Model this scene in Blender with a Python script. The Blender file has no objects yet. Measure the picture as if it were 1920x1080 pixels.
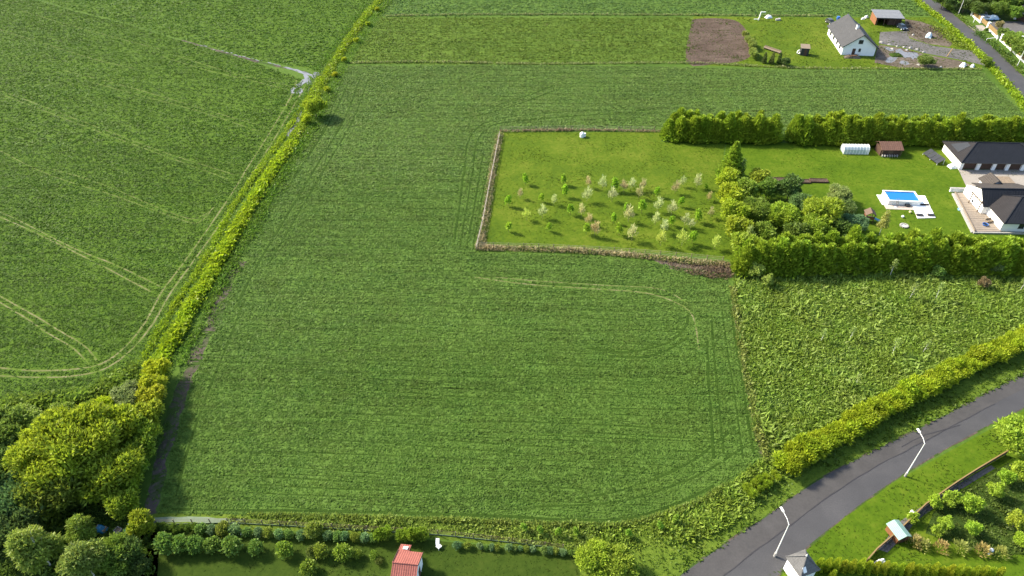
import bpy, math, random
import numpy as np
from math import radians as R, sin, cos, pi
from mathutils import Vector

SC = bpy.context.scene
COL = SC.collection
rng = np.random.default_rng(7)
random.seed(7)

# ------------------------------------------------------------------ camera, light, exposure
CAM_H, FPX, PITCH = 90.0, 1321.0, R(40)
cam = bpy.data.cameras.new('camera')
cam.sensor_width = 36.0
cam.lens = FPX / 1920 * 36
cam.clip_start, cam.clip_end = 1.0, 12000.0
cam_o = bpy.data.objects.new('camera', cam)
COL.objects.link(cam_o)
cam_o.location = (0, 0, CAM_H)
cam_o.rotation_euler = (pi / 2 - PITCH, 0, 0)
SC.camera = cam_o

SUN_DIR = Vector((0.90, -0.44, 0)).normalized()      # the way the light travels over the ground
SUN_EL = R(38)
sun = bpy.data.lights.new('sun', 'SUN')
sun.energy = 4.3
sun.angle = R(7)
sun.color = (1.0, 0.91, 0.73)
sun_o = bpy.data.objects.new('sun', sun)
COL.objects.link(sun_o)
ld = Vector((SUN_DIR.x * cos(SUN_EL), SUN_DIR.y * cos(SUN_EL), -sin(SUN_EL)))
sun_o.rotation_euler = ld.to_track_quat('-Z', 'Y').to_euler()
sun_o.location = (-100, 60, 120)

world = bpy.data.worlds.new('World')
SC.world = world
world.use_nodes = True
wn = world.node_tree
sky = wn.nodes.new('ShaderNodeTexSky')
sky.sky_type = 'NISHITA'
sky.sun_disc = False
sky.sun_elevation = SUN_EL
sky.sun_rotation = math.atan2(-SUN_DIR.x, -SUN_DIR.y)
sky.air_density, sky.dust_density = 1.0, 2.0
bg = wn.nodes['Background']
bg.inputs[1].default_value = 0.15
wn.links.new(sky.outputs[0], bg.inputs[0])
SC.view_settings.view_transform = 'Standard'
SC.view_settings.look = 'None'
SC.view_settings.gamma = 1.0
SC.view_settings.use_curve_mapping = False
SC.view_settings.exposure = 1.25

# ------------------------------------------------------------------ helpers: geometry of the place
def P(u, v, z=0.0):
    """a point of the photograph (1920 x 1080) that lies at height z, as a place on the land"""
    x = (u - 960) / FPX; y = (540 - v) / FPX
    dy = cos(PITCH) + y * sin(PITCH); dz = -sin(PITCH) + y * cos(PITCH)
    t = (z - CAM_H) / dz
    return (x * t, dy * t)

def PL(pts): return [P(*p) for p in pts]

def inside(px, py, poly):
    c = np.zeros(len(px), bool)
    n = len(poly)
    for i in range(n):
        x1, y1 = poly[i]; x2, y2 = poly[(i + 1) % n]
        if y1 == y2: continue
        k = (y1 > py) != (y2 > py)
        c ^= k & (px < (x2 - x1) * (py - y1) / (y2 - y1) + x1)
    return c

def dist_line(px, py, line):
    d = np.full(len(px), 1e9)
    for (x1, y1), (x2, y2) in zip(line[:-1], line[1:]):
        ax, ay = x2 - x1, y2 - y1
        L2 = ax * ax + ay * ay + 1e-9
        t = np.clip(((px - x1) * ax + (py - y1) * ay) / L2, 0, 1)
        d = np.minimum(d, np.hypot(px - x1 - t * ax, py - y1 - t * ay))
    return d

def smooth(line, n=6):
    """Catmull-Rom through the points"""
    pts = [np.array(p, float) for p in line]
    pts = [2 * pts[0] - pts[1]] + pts + [2 * pts[-1] - pts[-2]]
    out = []
    for i in range(1, len(pts) - 2):
        a, b, c, d = pts[i - 1:i + 3]
        for k in range(n):
            t = k / n
            out.append(tuple(.5 * (2 * b + (c - a) * t + (2 * a - 5 * b + 4 * c - d) * t * t + (3 * b - a - 3 * c + d) * t ** 3)))
    out.append(tuple(pts[-2]))
    return out

def along(line, step):
    """points every step metres with the direction there"""
    out = []; rest = 0.0
    for (x1, y1), (x2, y2) in zip(line[:-1], line[1:]):
        L = math.hypot(x2 - x1, y2 - y1)
        d = rest
        while d < L:
            t = d / L
            out.append((x1 + (x2 - x1) * t, y1 + (y2 - y1) * t, math.atan2(y2 - y1, x2 - x1)))
            d += step
        rest = d - L
    return out

# ------------------------------------------------------------------ helpers: materials
def nd(nt, kind, **kw):
    n = nt.nodes.new(kind)
    for k, v in kw.items(): setattr(n, k, v)
    return n

def new_mat(name):
    m = bpy.data.materials.new(name); m.use_nodes = True
    nt = m.node_tree
    return m, nt, nt.nodes['Principled BSDF']

def ramp(nt, fac, stops):
    r = nd(nt, 'ShaderNodeValToRGB')
    el = r.color_ramp.elements
    while len(el) < len(stops): el.new(.5)
    for e, (p, c) in zip(el, stops):
        e.position = p; e.color = (*c, 1)
    nt.links.new(fac, r.inputs[0])
    return r.outputs[0]

def noise(nt, co, scale, detail=4, rough=.55, dist=0.0):
    n = nd(nt, 'ShaderNodeTexNoise')
    n.inputs['Scale'].default_value = scale; n.inputs['Detail'].default_value = detail
    n.inputs['Roughness'].default_value = rough; n.inputs['Distortion'].default_value = dist
    nt.links.new(co, n.inputs['Vector'])
    return n.outputs['Fac']

def mixc(nt, fac, a, b, mode='MIX'):
    m = nd(nt, 'ShaderNodeMix', data_type='RGBA', blend_type=mode)
    for s, v in ((0, fac), (6, a), (7, b)):
        if isinstance(v, (int, float)): m.inputs[s].default_value = v
        elif isinstance(v, tuple): m.inputs[s].default_value = (*v, 1)
        else: nt.links.new(v, m.inputs[s])
    return m.outputs[2]

def math_n(nt, op, a, b=None, c=None):
    m = nd(nt, 'ShaderNodeMath', operation=op)
    for i, v in enumerate((a, b, c)):
        if v is None: continue
        if isinstance(v, (int, float)): m.inputs[i].default_value = v
        else: nt.links.new(v, m.inputs[i])
    return m.outputs[0]

def bump(nt, h, strength, dist, bsdf):
    b = nd(nt, 'ShaderNodeBump')
    b.inputs['Strength'].default_value = strength; b.inputs['Distance'].default_value = dist
    nt.links.new(h, b.inputs['Height']); nt.links.new(b.outputs[0], bsdf.inputs['Normal'])

def ground_mat(name, dark, mid, light, patch=.05, fine=1.6, rough=.9, bmp=.5, bdist=.25, rows=None, soil=None):
    """living ground: three tones from wide patches down to clumps; rows = (angle, spacing) of drilled rows; soil = (colour, share)"""
    m, nt, b = new_mat(name)
    co = nd(nt, 'ShaderNodeTexCoord').outputs['Object']
    n1 = noise(nt, co, patch, 5, .6); n2 = noise(nt, co, fine, 5, .65); n3 = noise(nt, co, patch * 6, 4, .6)
    f = math_n(nt, 'ADD', math_n(nt, 'MULTIPLY', n1, .45), math_n(nt, 'MULTIPLY', n2, .35))
    f = math_n(nt, 'ADD', f, math_n(nt, 'MULTIPLY', n3, .2))
    h = n2
    if rows:
        mp = nd(nt, 'ShaderNodeMapping'); mp.inputs['Rotation'].default_value = (0, 0, -rows[0])
        mp.inputs['Scale'].default_value = (.06, 1, 1)
        nt.links.new(co, mp.inputs[0])
        n4 = noise(nt, mp.outputs[0], 1 / rows[1], 5, .75)
        f = math_n(nt, 'ADD', math_n(nt, 'MULTIPLY', f, .55), math_n(nt, 'MULTIPLY', n4, .45))
        h = math_n(nt, 'ADD', n2, n4)
    c = ramp(nt, f, [(.36, dark), (.5, mid), (.64, light)])
    if soil:
        ns = noise(nt, co, patch * 2.2, 6, .7, .6)
        c = mixc(nt, ramp(nt, ns, [(1 - soil[1] - .05, (0, 0, 0)), (1 - soil[1] + .05, (1, 1, 1))]), c, soil[0])
    nt.links.new(c, b.inputs['Base Color'])
    b.inputs['Roughness'].default_value = rough
    b.inputs['Specular IOR Level'].default_value = .06
    bump(nt, h, bmp, bdist, b)
    return m

def solid(name, col, rough=.6, var=.12, scale=2.0, spec=.4, metal=0.0, bmp=0.0, wear=None):
    m, nt, b = new_mat(name)
    co = nd(nt, 'ShaderNodeTexCoord').outputs['Object']
    n1 = noise(nt, co, scale, 5, .65); n2 = noise(nt, co, scale * 9, 3, .6)
    f = math_n(nt, 'ADD', math_n(nt, 'MULTIPLY', n1, .65), math_n(nt, 'MULTIPLY', n2, .35))
    lo = tuple(max(0, x * (1 - var)) for x in col); hi = tuple(min(1, x * (1 + var)) for x in col)
    c = ramp(nt, f, [(.3, lo), (.7, hi)])
    if wear:
        nw = noise(nt, co, scale * 1.7, 6, .7)
        c = mixc(nt, ramp(nt, nw, [(.55, (0, 0, 0)), (.72, (.8, .8, .8))]), c, wear)
    nt.links.new(c, b.inputs['Base Color'])
    b.inputs['Roughness'].default_value = rough; b.inputs['Specular IOR Level'].default_value = spec
    b.inputs['Metallic'].default_value = metal
    if bmp: bump(nt, f, bmp, .05, b)
    return m

def tile_mat(name, col, across, down, angle_axis='x', rough=.7, var=.25):
    """roof covering with courses: relief and slight tone only, on real pitched slabs"""
    m, nt, b = new_mat(name)
    co = nd(nt, 'ShaderNodeTexCoord').outputs['Object']
    sp = nd(nt, 'ShaderNodeSeparateXYZ'); nt.links.new(co, sp.inputs[0])
    ax, dn = (sp.outputs[0], sp.outputs[1]) if angle_axis == 'x' else (sp.outputs[1], sp.outputs[0])
    w1 = math_n(nt, 'SINE', math_n(nt, 'MULTIPLY', ax, 2 * pi / across))
    w2 = math_n(nt, 'FRACT', math_n(nt, 'MULTIPLY', dn, 1 / down))
    h = math_n(nt, 'ADD', math_n(nt, 'MULTIPLY', w1, .5), w2)
    n1 = noise(nt, co, .8, 5, .65); n2 = noise(nt, co, 7, 3, .6)
    f = math_n(nt, 'ADD', math_n(nt, 'MULTIPLY', n1, .5), math_n(nt, 'MULTIPLY', n2, .5))
    f = math_n(nt, 'ADD', f, math_n(nt, 'MULTIPLY', math_n(nt, 'SUBTRACT', w2, .5), .12))
    c = ramp(nt, f, [(.3, tuple(x * (1 - var) for x in col)), (.7, tuple(min(1, x * (1 + var)) for x in col))])
    nt.links.new(c, b.inputs['Base Color'])
    b.inputs['Roughness'].default_value = rough; b.inputs['Specular IOR Level'].default_value = .15
    bump(nt, h, .55, .06, b)
    return m

def foliage_mat(name, transl=.35, vmin=.55, vmax=1.45, spec=.3, rows=None):
    m, nt, b = new_mat(name)
    oi = nd(nt, 'ShaderNodeObjectInfo'); ge = nd(nt, 'ShaderNodeNewGeometry')
    co = nd(nt, 'ShaderNodeTexCoord').outputs['Object']
    pn = noise(nt, co, .16, 4, .6); pf = noise(nt, co, 1.1, 3, .6)
    isl = ge.outputs['Random Per Island']
    v = nd(nt, 'ShaderNodeMapRange'); v.inputs[3].default_value = vmin; v.inputs[4].default_value = vmax
    nt.links.new(math_n(nt, 'ADD', math_n(nt, 'MULTIPLY', isl, .5), math_n(nt, 'ADD', math_n(nt, 'MULTIPLY', pn, .3), math_n(nt, 'MULTIPLY', pf, .3))), v.inputs[0])
    hs = nd(nt, 'ShaderNodeHueSaturation')
    nt.links.new(math_n(nt, 'ADD', .483, math_n(nt, 'MULTIPLY', pn, .045)), hs.inputs['Hue'])
    val = v.outputs[0]
    if rows:
        mp = nd(nt, 'ShaderNodeMapping'); mp.inputs['Rotation'].default_value = (0, 0, -rows[0]); mp.inputs['Scale'].default_value = (.028, 1, 1)
        nt.links.new(co, mp.inputs[0])
        rv = nd(nt, 'ShaderNodeMapRange'); rv.inputs[1].default_value = .36; rv.inputs[2].default_value = .64; rv.inputs[3].default_value = .66; rv.inputs[4].default_value = 1.30
        nt.links.new(noise(nt, mp.outputs[0], rows[1], 5, .75), rv.inputs[0])
        val = math_n(nt, 'MULTIPLY', val, rv.outputs[0])
    nt.links.new(val, hs.inputs['Value']); nt.links.new(oi.outputs['Color'], hs.inputs['Color'])
    nt.links.new(hs.outputs[0], b.inputs['Base Color'])
    b.inputs['Roughness'].default_value = .55; b.inputs['Specular IOR Level'].default_value = spec
    tr = nd(nt, 'ShaderNodeBsdfTranslucent'); nt.links.new(hs.outputs[0], tr.inputs[0])
    mx = nd(nt, 'ShaderNodeMixShader'); mx.inputs[0].default_value = transl
    nt.links.new(b.outputs[0], mx.inputs[1]); nt.links.new(tr.outputs[0], mx.inputs[2])
    nt.links.new(mx.outputs[0], nt.nodes['Material Output'].inputs[0])
    return m

M = {}
M['leaf'] = foliage_mat('foliage', .45, .55, 1.7)
M['crop'] = foliage_mat('grass_leaf', .40, .86, 1.20, .1)
M['crop_a'] = foliage_mat('crop_leaf', .45, .92, 1.12, .08, (R(-3.9), 1.1))
M['crop_b'] = foliage_mat('crop_leaf_west', .45, .92, 1.12, .08, (R(-23), .9))
M['bark'] = solid('bark', (.09, .07, .05), .9, .4, 3)
M['birch'] = solid('birch_bark', (.62, .60, .55), .8, .2, 2, wear=(.12, .11, .10))
M['white'] = solid('white_paint', (.80, .80, .78), .5, .04, .6)
M['render'] = solid('white_render', (.80, .80, .78), .85, .05, .5)
M['black'] = solid('dark_metal', (.03, .032, .035), .45, .2, 2)
M['glass'] = solid('window_glass', (.02, .025, .03), .08, .1, .5, .6)
M['galv'] = solid('pale_steel', (.72, .73, .72), .4, .08, 2, .5)
M['wood'] = solid('weathered_wood', (.20, .155, .11), .8, .3, 3)
M['brown'] = solid('brown_boards', (.075, .042, .028), .75, .3, 2)
M['concrete'] = solid('concrete', (.32, .31, .29), .9, .15, .8, wear=(.22, .21, .19))
M['rubber'] = solid('rubber', (.02, .02, .02), .8, .1, 3)

# ------------------------------------------------------------------ helpers: objects
def link(name, me, parent=None, mat=None, color=None):
    o = bpy.data.objects.new(name, me); COL.objects.link(o)
    if mat is not None and me is not None and len(me.materials) == 0: me.materials.append(mat)
    if parent: o.parent = parent
    if color: o.color = (*color, 1)
    return o

def tag(o, label, cat, group=None):
    o['label'] = label; o['category'] = cat
    if group: o['group'] = group
    return o

def thing(name, label, cat, loc=(0, 0, 0), rz=0.0, group=None):
    o = link(name, None)
    o.location = loc if len(loc) == 3 else (*loc, 0); o.rotation_euler = (0, 0, rz)
    return tag(o, label, cat, group)

def structure(o): o['kind'] = 'structure'; return o
def stuff(o): o['kind'] = 'stuff'; return o

class MB:
    def __init__(s): s.v = []; s.f = []
    def face(s, pts):
        n = len(s.v); s.v += [tuple(p) for p in pts]; s.f.append(tuple(range(n, n + len(pts)))); return s
    def box(s, x0, x1, y0, y1, z0, z1):
        n = len(s.v)
        s.v += [(x0, y0, z0), (x1, y0, z0), (x1, y1, z0), (x0, y1, z0), (x0, y0, z1), (x1, y0, z1), (x1, y1, z1), (x0, y1, z1)]
        s.f += [tuple(n + i for i in q) for q in ((0, 3, 2, 1), (4, 5, 6, 7), (0, 1, 5, 4), (1, 2, 6, 5), (2, 3, 7, 6), (3, 0, 4, 7))]
        return s
    def cbox(s, cx, cy, cz, sx, sy, sz): return s.box(cx - sx / 2, cx + sx / 2, cy - sy / 2, cy + sy / 2, cz, cz + sz)
    def beam(s, a, b, w, h=None):
        """square bar from a to b"""
        h = h or w
        a = Vector(a); b = Vector(b); d = (b - a).normalized()
        up = Vector((0, 0, 1)) if abs(d.z) < .95 else Vector((1, 0, 0))
        x = d.cross(up).normalized() * w / 2; y = x.cross(d).normalized() * h / 2
        n = len(s.v)
        for c in (a, b):
            for q in (-x - y, x - y, x + y, -x + y): s.v.append(tuple(c + q))
        s.f += [tuple(n + i for i in q) for q in ((3, 2, 1, 0), (4, 5, 6, 7), (0, 1, 5, 4), (1, 2, 6, 5), (2, 3, 7, 6), (3, 0, 4, 7))]
        return s
    def slab(s, pts, t):
        """polygon (3d points) given thickness t downwards"""
        n = len(pts); k = len(s.v)
        s.v += [tuple(p) for p in pts] + [(p[0], p[1], p[2] - t) for p in pts]
        s.f.append(tuple(range(k, k + n))); s.f.append(tuple(range(k + 2 * n - 1, k + n - 1, -1)))
        for i in range(n):
            j = (i + 1) % n
            s.f.append((k + j, k + i, k + n + i, k + n + j))
        return s
    def prism(s, prof, y0, y1, axis='y'):
        """profile in x,z drawn along y (or in y,z along x)"""
        n = len(prof); k = len(s.v)
        for y in (y0, y1):
            for (a, z) in prof: s.v.append((a, y, z) if axis == 'y' else (y, a, z))
        s.f.append(tuple(range(k, k + n))); s.f.append(tuple(range(k + 2 * n - 1, k + n - 1, -1)))
        for i in range(n):
            j = (i + 1) % n
            s.f.append((k + j, k + i, k + n + i, k + n + j))
        return s
    def tube(s, pts, rad, n=6, cap=True):
        rings = []
        for i, p in enumerate(pts):
            p = Vector(p)
            d = (Vector(pts[min(i + 1, len(pts) - 1)]) - Vector(pts[max(i - 1, 0)])).normalized()
            up = Vector((0, 0, 1)) if abs(d.z) < .9 else Vector((1, 0, 0))
            x = d.cross(up).normalized(); y = d.cross(x)
            r = rad[i] if isinstance(rad, (list, tuple)) else rad
            k = len(s.v)
            for j in range(n):
                a = 2 * pi * j / n
                s.v.append(tuple(p + (x * cos(a) + y * sin(a)) * r))
            rings.append(k)
        for a, b in zip(rings[:-1], rings[1:]):
            for j in range(n):
                s.f.append((a + j, a + (j + 1) % n, b + (j + 1) % n, b + j))
        if cap:
            s.f.append(tuple(rings[0] + j for j in range(n)))
            s.f.append(tuple(rings[-1] + j for j in reversed(range(n))))
        return s
    def lathe(s, prof, n=12, cx=0, cy=0):
        k0 = len(s.v)
        for r, z in prof:
            for j in range(n):
                a = 2 * pi * j / n; s.v.append((cx + r * cos(a), cy + r * sin(a), z))
        for i in range(len(prof) - 1):
            for j in range(n):
                a = k0 + i * n
                s.f.append((a + j, a + (j + 1) % n, a + n + (j + 1) % n, a + n + j))
        s.f.append(tuple(k0 + (len(prof) - 1) * n + j for j in range(n)))
        return s
    def build(s, name, mat, parent=None, color=None, bevel=0.0):
        me = bpy.data.meshes.new(name); me.from_pydata(s.v, [], s.f); me.update()
        o = link(name, me, parent, mat, color)
        if bevel:
            import bmesh
            bm = bmesh.new(); bm.from_mesh(me)
            bmesh.ops.bevel(bm, geom=bm.edges[:], offset=bevel, segments=1, affect='EDGES', profile=.6)
            bm.to_mesh(me); bm.free()
        return o

def fix_normals(o):
    import bmesh
    bm = bmesh.new(); bm.from_mesh(o.data); bmesh.ops.recalc_face_normals(bm, faces=bm.faces[:]); bm.to_mesh(o.data); bm.free()
    return o

def copy_thing(o, parent=None):
    c = o.copy(); COL.objects.link(c); c.parent = parent
    if parent: c.matrix_parent_inverse = o.matrix_parent_inverse
    for ch in [x for x in KIDS.get(o.name, [])]:
        k = copy_thing(ch, c)
        KIDS.setdefault(c.name, []).append(k)
    return c
KIDS = {}
def kid(parent, o): KIDS.setdefault(parent.name, []).append(o); return o

def sheet(name, poly, z, mat, sub=0):
    """a flat piece of land"""
    m = MB(); m.face([(x, y, z) for x, y in poly])
    o = m.build(name, mat)
    if o.data.polygons[0].normal.z < 0: o.data.flip_normals()
    import bmesh
    bm = bmesh.new(); bm.from_mesh(o.data); bmesh.ops.triangulate(bm, faces=bm.faces[:]); bm.to_mesh(o.data); bm.free()
    return structure(o)

def ribbon(name, line, width, z, mat, jag=.0, mb=None):
    """strip along a line; width number or list of (left, right)"""
    m = mb or MB(); n = len(line); k = len(m.v)
    for i, (x, y) in enumerate(line):
        a = line[max(i - 1, 0)]; b = line[min(i + 1, n - 1)]
        d = Vector((b[0] - a[0], b[1] - a[1])).normalized(); nx, ny = -d.y, d.x
        w = width if isinstance(width, (int, float)) else width[0] + (width[1] - width[0]) * i / (n - 1)
        l = w / 2 * (1 + jag * random.uniform(-1, 1)); r = w / 2 * (1 + jag * random.uniform(-1, 1))
        m.v += [(x + nx * l, y + ny * l, z), (x - nx * r, y - ny * r, z)]
    for i in range(n - 1):
        a = k + 2 * i; m.f.append((a, a + 1, a + 3, a + 2))
    if mb is not None: return None
    return structure(m.build(name, mat))

def raw_mesh(name, verts, quads):
    me = bpy.data.meshes.new(name)
    nv, nq = len(verts), len(quads)
    me.vertices.add(nv); me.vertices.foreach_set('co', np.ascontiguousarray(verts, np.float32).ravel())
    me.loops.add(nq * 4); me.loops.foreach_set('vertex_index', np.ascontiguousarray(quads, np.int32).ravel())
    me.polygons.add(nq); me.polygons.foreach_set('loop_start', np.arange(nq, dtype=np.int32) * 4)
    me.update(calc_edges=True)
    return me

def leaves(c, axis, nrm, length, width):
    """one kite-shaped leaf per row: c base, axis the way it grows, nrm its face"""
    axis = axis / (np.linalg.norm(axis, axis=1, keepdims=True) + 1e-9)
    side = np.cross(axis, nrm); side /= (np.linalg.norm(side, axis=1, keepdims=True) + 1e-9)
    L = length[:, None]; W = width[:, None]
    bend = np.cross(side, axis) * L * rng.uniform(-.12, .22, (len(c), 1))
    v = np.stack([c, c + axis * L * .5 + side * W + bend, c + axis * L, c + axis * L * .5 - side * W + bend], 1)
    return v.reshape(-1, 3), np.arange(len(c) * 4).reshape(-1, 4)

def unit(n):
    v = rng.normal(size=(n, 3)); return v / np.linalg.norm(v, axis=1, keepdims=True)

# ------------------------------------------------------------------ plants: a few of each kind, copied
def crown_mesh(name, lobes, n, leaf, wide=.45, up=.3, depth=.45, jit=.9):
    k_ = .0
    vol = np.array([(l[3] * l[4] + l[4] * l[5] + l[3] * l[5]) for l in lobes]); cnt = (n * vol / vol.sum()).astype(int)
    C, A = [], []
    for l, k in zip(lobes, cnt):
        d = unit(k); d[:, 2] = np.where(d[:, 2] < -.55, -d[:, 2], d[:, 2])
        bumps = 1 + .13 * np.sin(d[:, 0] * 7 + l[0] * 3) * np.cos(d[:, 1] * 6 + l[1] * 5) + .10 * np.sin(d[:, 2] * 9 + l[2])
        r = (1 - depth * rng.random(k) ** 1.7) * bumps
        C.append(np.array(l[:3]) + d * r[:, None] * np.array(l[3:6]))
        A.append(d / np.array(l[3:6]) * np.mean(l[3:6]))
    C = np.concatenate(C); A = np.concatenate(A)
    ax = A * .6 + unit(len(C)) * jit + np.array([0, 0, up]); nr = unit(len(C)) * .55 + A * 1.3 + np.array([0, 0, .35])
    L = leaf * rng.uniform(.6, 1.4, len(C))
    return raw_mesh(name, *leaves(C - ax * 0, ax, nr, L, L * wide * rng.uniform(.7, 1.2, len(C))))

def cone_mesh(name, h, r, n, leaf, wide=.3, base=.0, droop=.1, power=.8, layers=0):
    """conifer or thuja: sprays leaving the stem outwards"""
    t = rng.random(n) ** 1.25; z = base + t * (h - base)
    rr = r * (1 - t) ** power * (1 - .5 * rng.random(n) ** 2) + .04
    if layers: rr *= .72 + .38 * np.abs(np.sin(t * layers * pi))
    a = rng.random(n) * 2 * pi
    rr *= 1 + .18 * np.sin(a * 3 + z * 2)
    C = np.stack([rr * np.cos(a), rr * np.sin(a), z], 1)
    O = np.stack([np.cos(a), np.sin(a), np.full(n, .35)], 1)
    A = O * np.where(rng.random(n) < .62, 1.25, .4)[:, None] + np.array([0, 0, .55 - droop]) + unit(n) * .5
    A[:, 2] += t * .6
    L = leaf * rng.uniform(.6, 1.4, n) * (1 - .45 * t)
    return raw_mesh(name, *leaves(C, A, unit(n) * .55 + O * 1.2, L, L * wide))

def trunk_mb(h, r, limbs=5, spread=2.0, lean=(0, 0), top=.3):
    m = MB()
    pts = [(0, 0, -.1), (lean[0] * .25, lean[1] * .25, h * .3), (lean[0] * .6, lean[1] * .6, h * .65), (lean[0], lean[1], h)]
    m.tube(pts, [r, r * .8, r * .55, r * .15])
    for i in range(limbs):
        t = .3 + .6 * i / max(1, limbs); a = i * 2.4 + .5
        b = Vector((lean[0] * t, lean[1] * t, h * t)); e = b + Vector((cos(a) * spread * (1.1 - t), sin(a) * spread * (1.1 - t), h * .25))
        mid = (b + e) / 2 + Vector((0, 0, -.1 * h * .2))
        m.tube([b, mid, e], [r * .4, r * .28, r * .08], 5)
    return m

def mesh_of(mb, name, mat):
    me = bpy.data.meshes.new(name); me.from_pydata(mb.v, [], mb.f); me.update(); me.materials.append(mat); return me

def lobes_round(R_, H0, H1, k, seed, flat=1.0):
    """k lobes making an uneven crown between heights H0 and H1"""
    r = random.Random(seed); out = []
    hc = (H0 + H1) / 2; hr = (H1 - H0) / 2
    out.append((0, 0, hc, R_ * .62, R_ * .62, hr * .8))
    for i in range(k):
        a = 2.399 * i + r.random() * .6; u = r.uniform(-.55, .8)
        q = math.sqrt(max(.05, 1 - u * u)) * r.uniform(.50, .80)
        s = r.uniform(.22, .42)
        out.append((cos(a) * R_ * q, sin(a) * R_ * q, hc + hr * u * .68, R_ * s, R_ * s, max(hr * s, R_ * s * .7) * flat))
    return out

PROTO = {}
LEAF = 1.6                                         # single leaves are paler than the crown they make up
def proto(kind, crown, trunk, bark='bark'):
    if len(crown.materials) == 0: crown.materials.append(M['leaf'])
    PROTO[kind] = (crown, mesh_of(trunk, 'trunk', M[bark]))

proto('big', crown_mesh('crown', lobes_round(7.6, 1.6, 11.5, 22, 1), 20000, .72, .20, .55), trunk_mb(9, .32, 7, 5))
proto('wide', crown_mesh('crown', lobes_round(4.2, .8, 6.6, 14, 2), 8000, .68, .19, .6), trunk_mb(5, .18, 6, 3))
proto('round', crown_mesh('crown', lobes_round(2.5, .5, 5.2, 10, 3), 3000, .66, .19, .65), trunk_mb(4, .12, 5, 1.8))
proto('loose', crown_mesh('crown', lobes_round(2.4, .4, 5.6, 12, 5), 3000, .42, .34, .6, .6, 1.2), trunk_mb(4.6, .10, 6, 1.9))
proto('willow', crown_mesh('crown', lobes_round(3.6, .5, 6.0, 13, 4), 9000, .5, .2, -.1, .5, .9), trunk_mb(4.6, .16, 7, 2.6))
proto('birch', crown_mesh('crown', [(0, 0, 3.6, 1.2, 1.2, 2.6), (.4, .2, 5.6, .9, .9, 1.9), (-.4, -.3, 4.4, 1.0, 1.0, 1.5), (.1, .5, 3.0, 1.1, 1.1, 1.3)], 1700, .34, .32, .3, .8, 1.2), trunk_mb(7.4, .10, 7, 1.6, (.5, .3)), 'birch')
proto('birch_large', crown_mesh('crown', lobes_round(3.1, 1.0, 9.0, 13, 9), 6800, .62, .17, .45, .7, .9), trunk_mb(8.0, .13, 8, 2.2, (-.8, .4)), 'birch')
proto('spruce', cone_mesh('crown', 9.5, 2.6, 5200, .85, .3, .3, .1, .75, 7), trunk_mb(9, .16, 0))
proto('whip', crown_mesh('crown', [(0, 0, 2.2, .5, .5, 1.2), (.1, .1, 3.0, .35, .35, .9)], 170, .30, .26, .5, .8, .9), trunk_mb(3.6, .045, 4, .8, (.3, .1)), 'birch')
for i in range(3):
    PROTO[f'conifer{i}'] = (cone_mesh('conifer', 6.4 + .5 * i, 1.9, 1500, 1.25, .155, .1, -.05, .62, 0), None)
    PROTO[f'shrub{i}'] = (crown_mesh('shrub', lobes_round(1.75, .1, 3.5 + .25 * i, 8, 11 + i), 1500, .80, .17, .8, .6, .7), None)
    PROTO[f'thuja{i}'] = (cone_mesh('thuja', 2.5 + .3 * i, .46, 900, .30, .34, .05, .0, .5, 0), None)
    PROTO[f'ball{i}'] = (crown_mesh('crown', [(0, 0, .85, .85, .85, .82), (.25, .1, 1.1, .6, .6, .6), (-.3, -.2, .8, .65, .6, .65)], 900, .22, .45, .35, .5, .7), None)
    PROTO[f'leafy{i}'] = (crown_mesh('crown', [(0, 0, 1.5, .5, .5, .95), (.2, .15, 1.1, .45, .45, .55), (-.15, -.2, 2.1, .3, .3, .6)], 260, .36, .42, .5, .7, .8), mesh_of(trunk_mb(2.2, .035, 3, .5), 'trunk', M['bark']))
    PROTO[f'feathery{i}'] = (crown_mesh('crown', [(0, 0, 1.2, .75, .6, .7), (.2 - .15 * i, .1, 2.1, .36, .36, .85), (-.4, .2 * i, 1.5, .4, .3, .6), (.35, -.3, 1.1, .4, .4, .5)], 230, .6, .10, 1.2, .9, .6), mesh_of(trunk_mb(2.6, .03, 6, .9), 'trunk', M['wood']))
    PROTO[f'tuft{i}'] = (cone_mesh('crown', 1.5, .75, 170, .7, .12, .0, -.3, .8, 0), None)
for k, v in PROTO.items():
    if len(v[0].materials) == 0: v[0].materials.append(M['leaf'])

def plant(kind, name, loc, label, cat, color, s=1.0, group=None, sz=None, bark=None):
    """a tree or bush standing for itself: crown and trunk as parts"""
    crown, trunk = PROTO[kind]
    rz = random.uniform(0, 6.28); sc = (s, s, s * (sz or 1))
    cc = tuple(c * LEAF * random.uniform(.93, 1.07) for c in color)
    t = thing(name, label, cat, loc, rz, group); t.scale = sc
    link('crown', crown, t, color=cc)
    if trunk: link('trunk', trunk, t)
    return t

def hedge(label, line, kinds, step, color, s=(.85, 1.15), rows=1, gap=1.2, part='conifer', cat='hedge', var=.12):
    """one hedge: an Empty with every plant of the row as a part"""
    t = thing('hedge', label, cat, (*line[0], 0))
    for x, y, a in along(line, step):
        for r in range(rows):
            off = (r - (rows - 1) / 2) * gap + random.uniform(-.25, .25)
            al = random.uniform(-.3, .3) * step
            k = PROTO[random.choice(kinds)][0]
            v = LEAF * random.uniform(1 - var, 1 + var)
            o = link(part, k, t, color=(color[0] * v * random.uniform(.93, 1.07), color[1] * v, color[2] * v))
            o.location = (x - line[0][0] - sin(a) * off + cos(a) * al, y - line[0][1] + cos(a) * off + sin(a) * al, 0)
            q = random.uniform(*s); o.scale = (q * random.uniform(.9, 1.15), q * random.uniform(.9, 1.15), q * random.uniform(.85, 1.12))
            o.rotation_euler = (random.uniform(-.07, .07), random.uniform(-.07, .07), random.uniform(0, 6.28))
    return t

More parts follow.
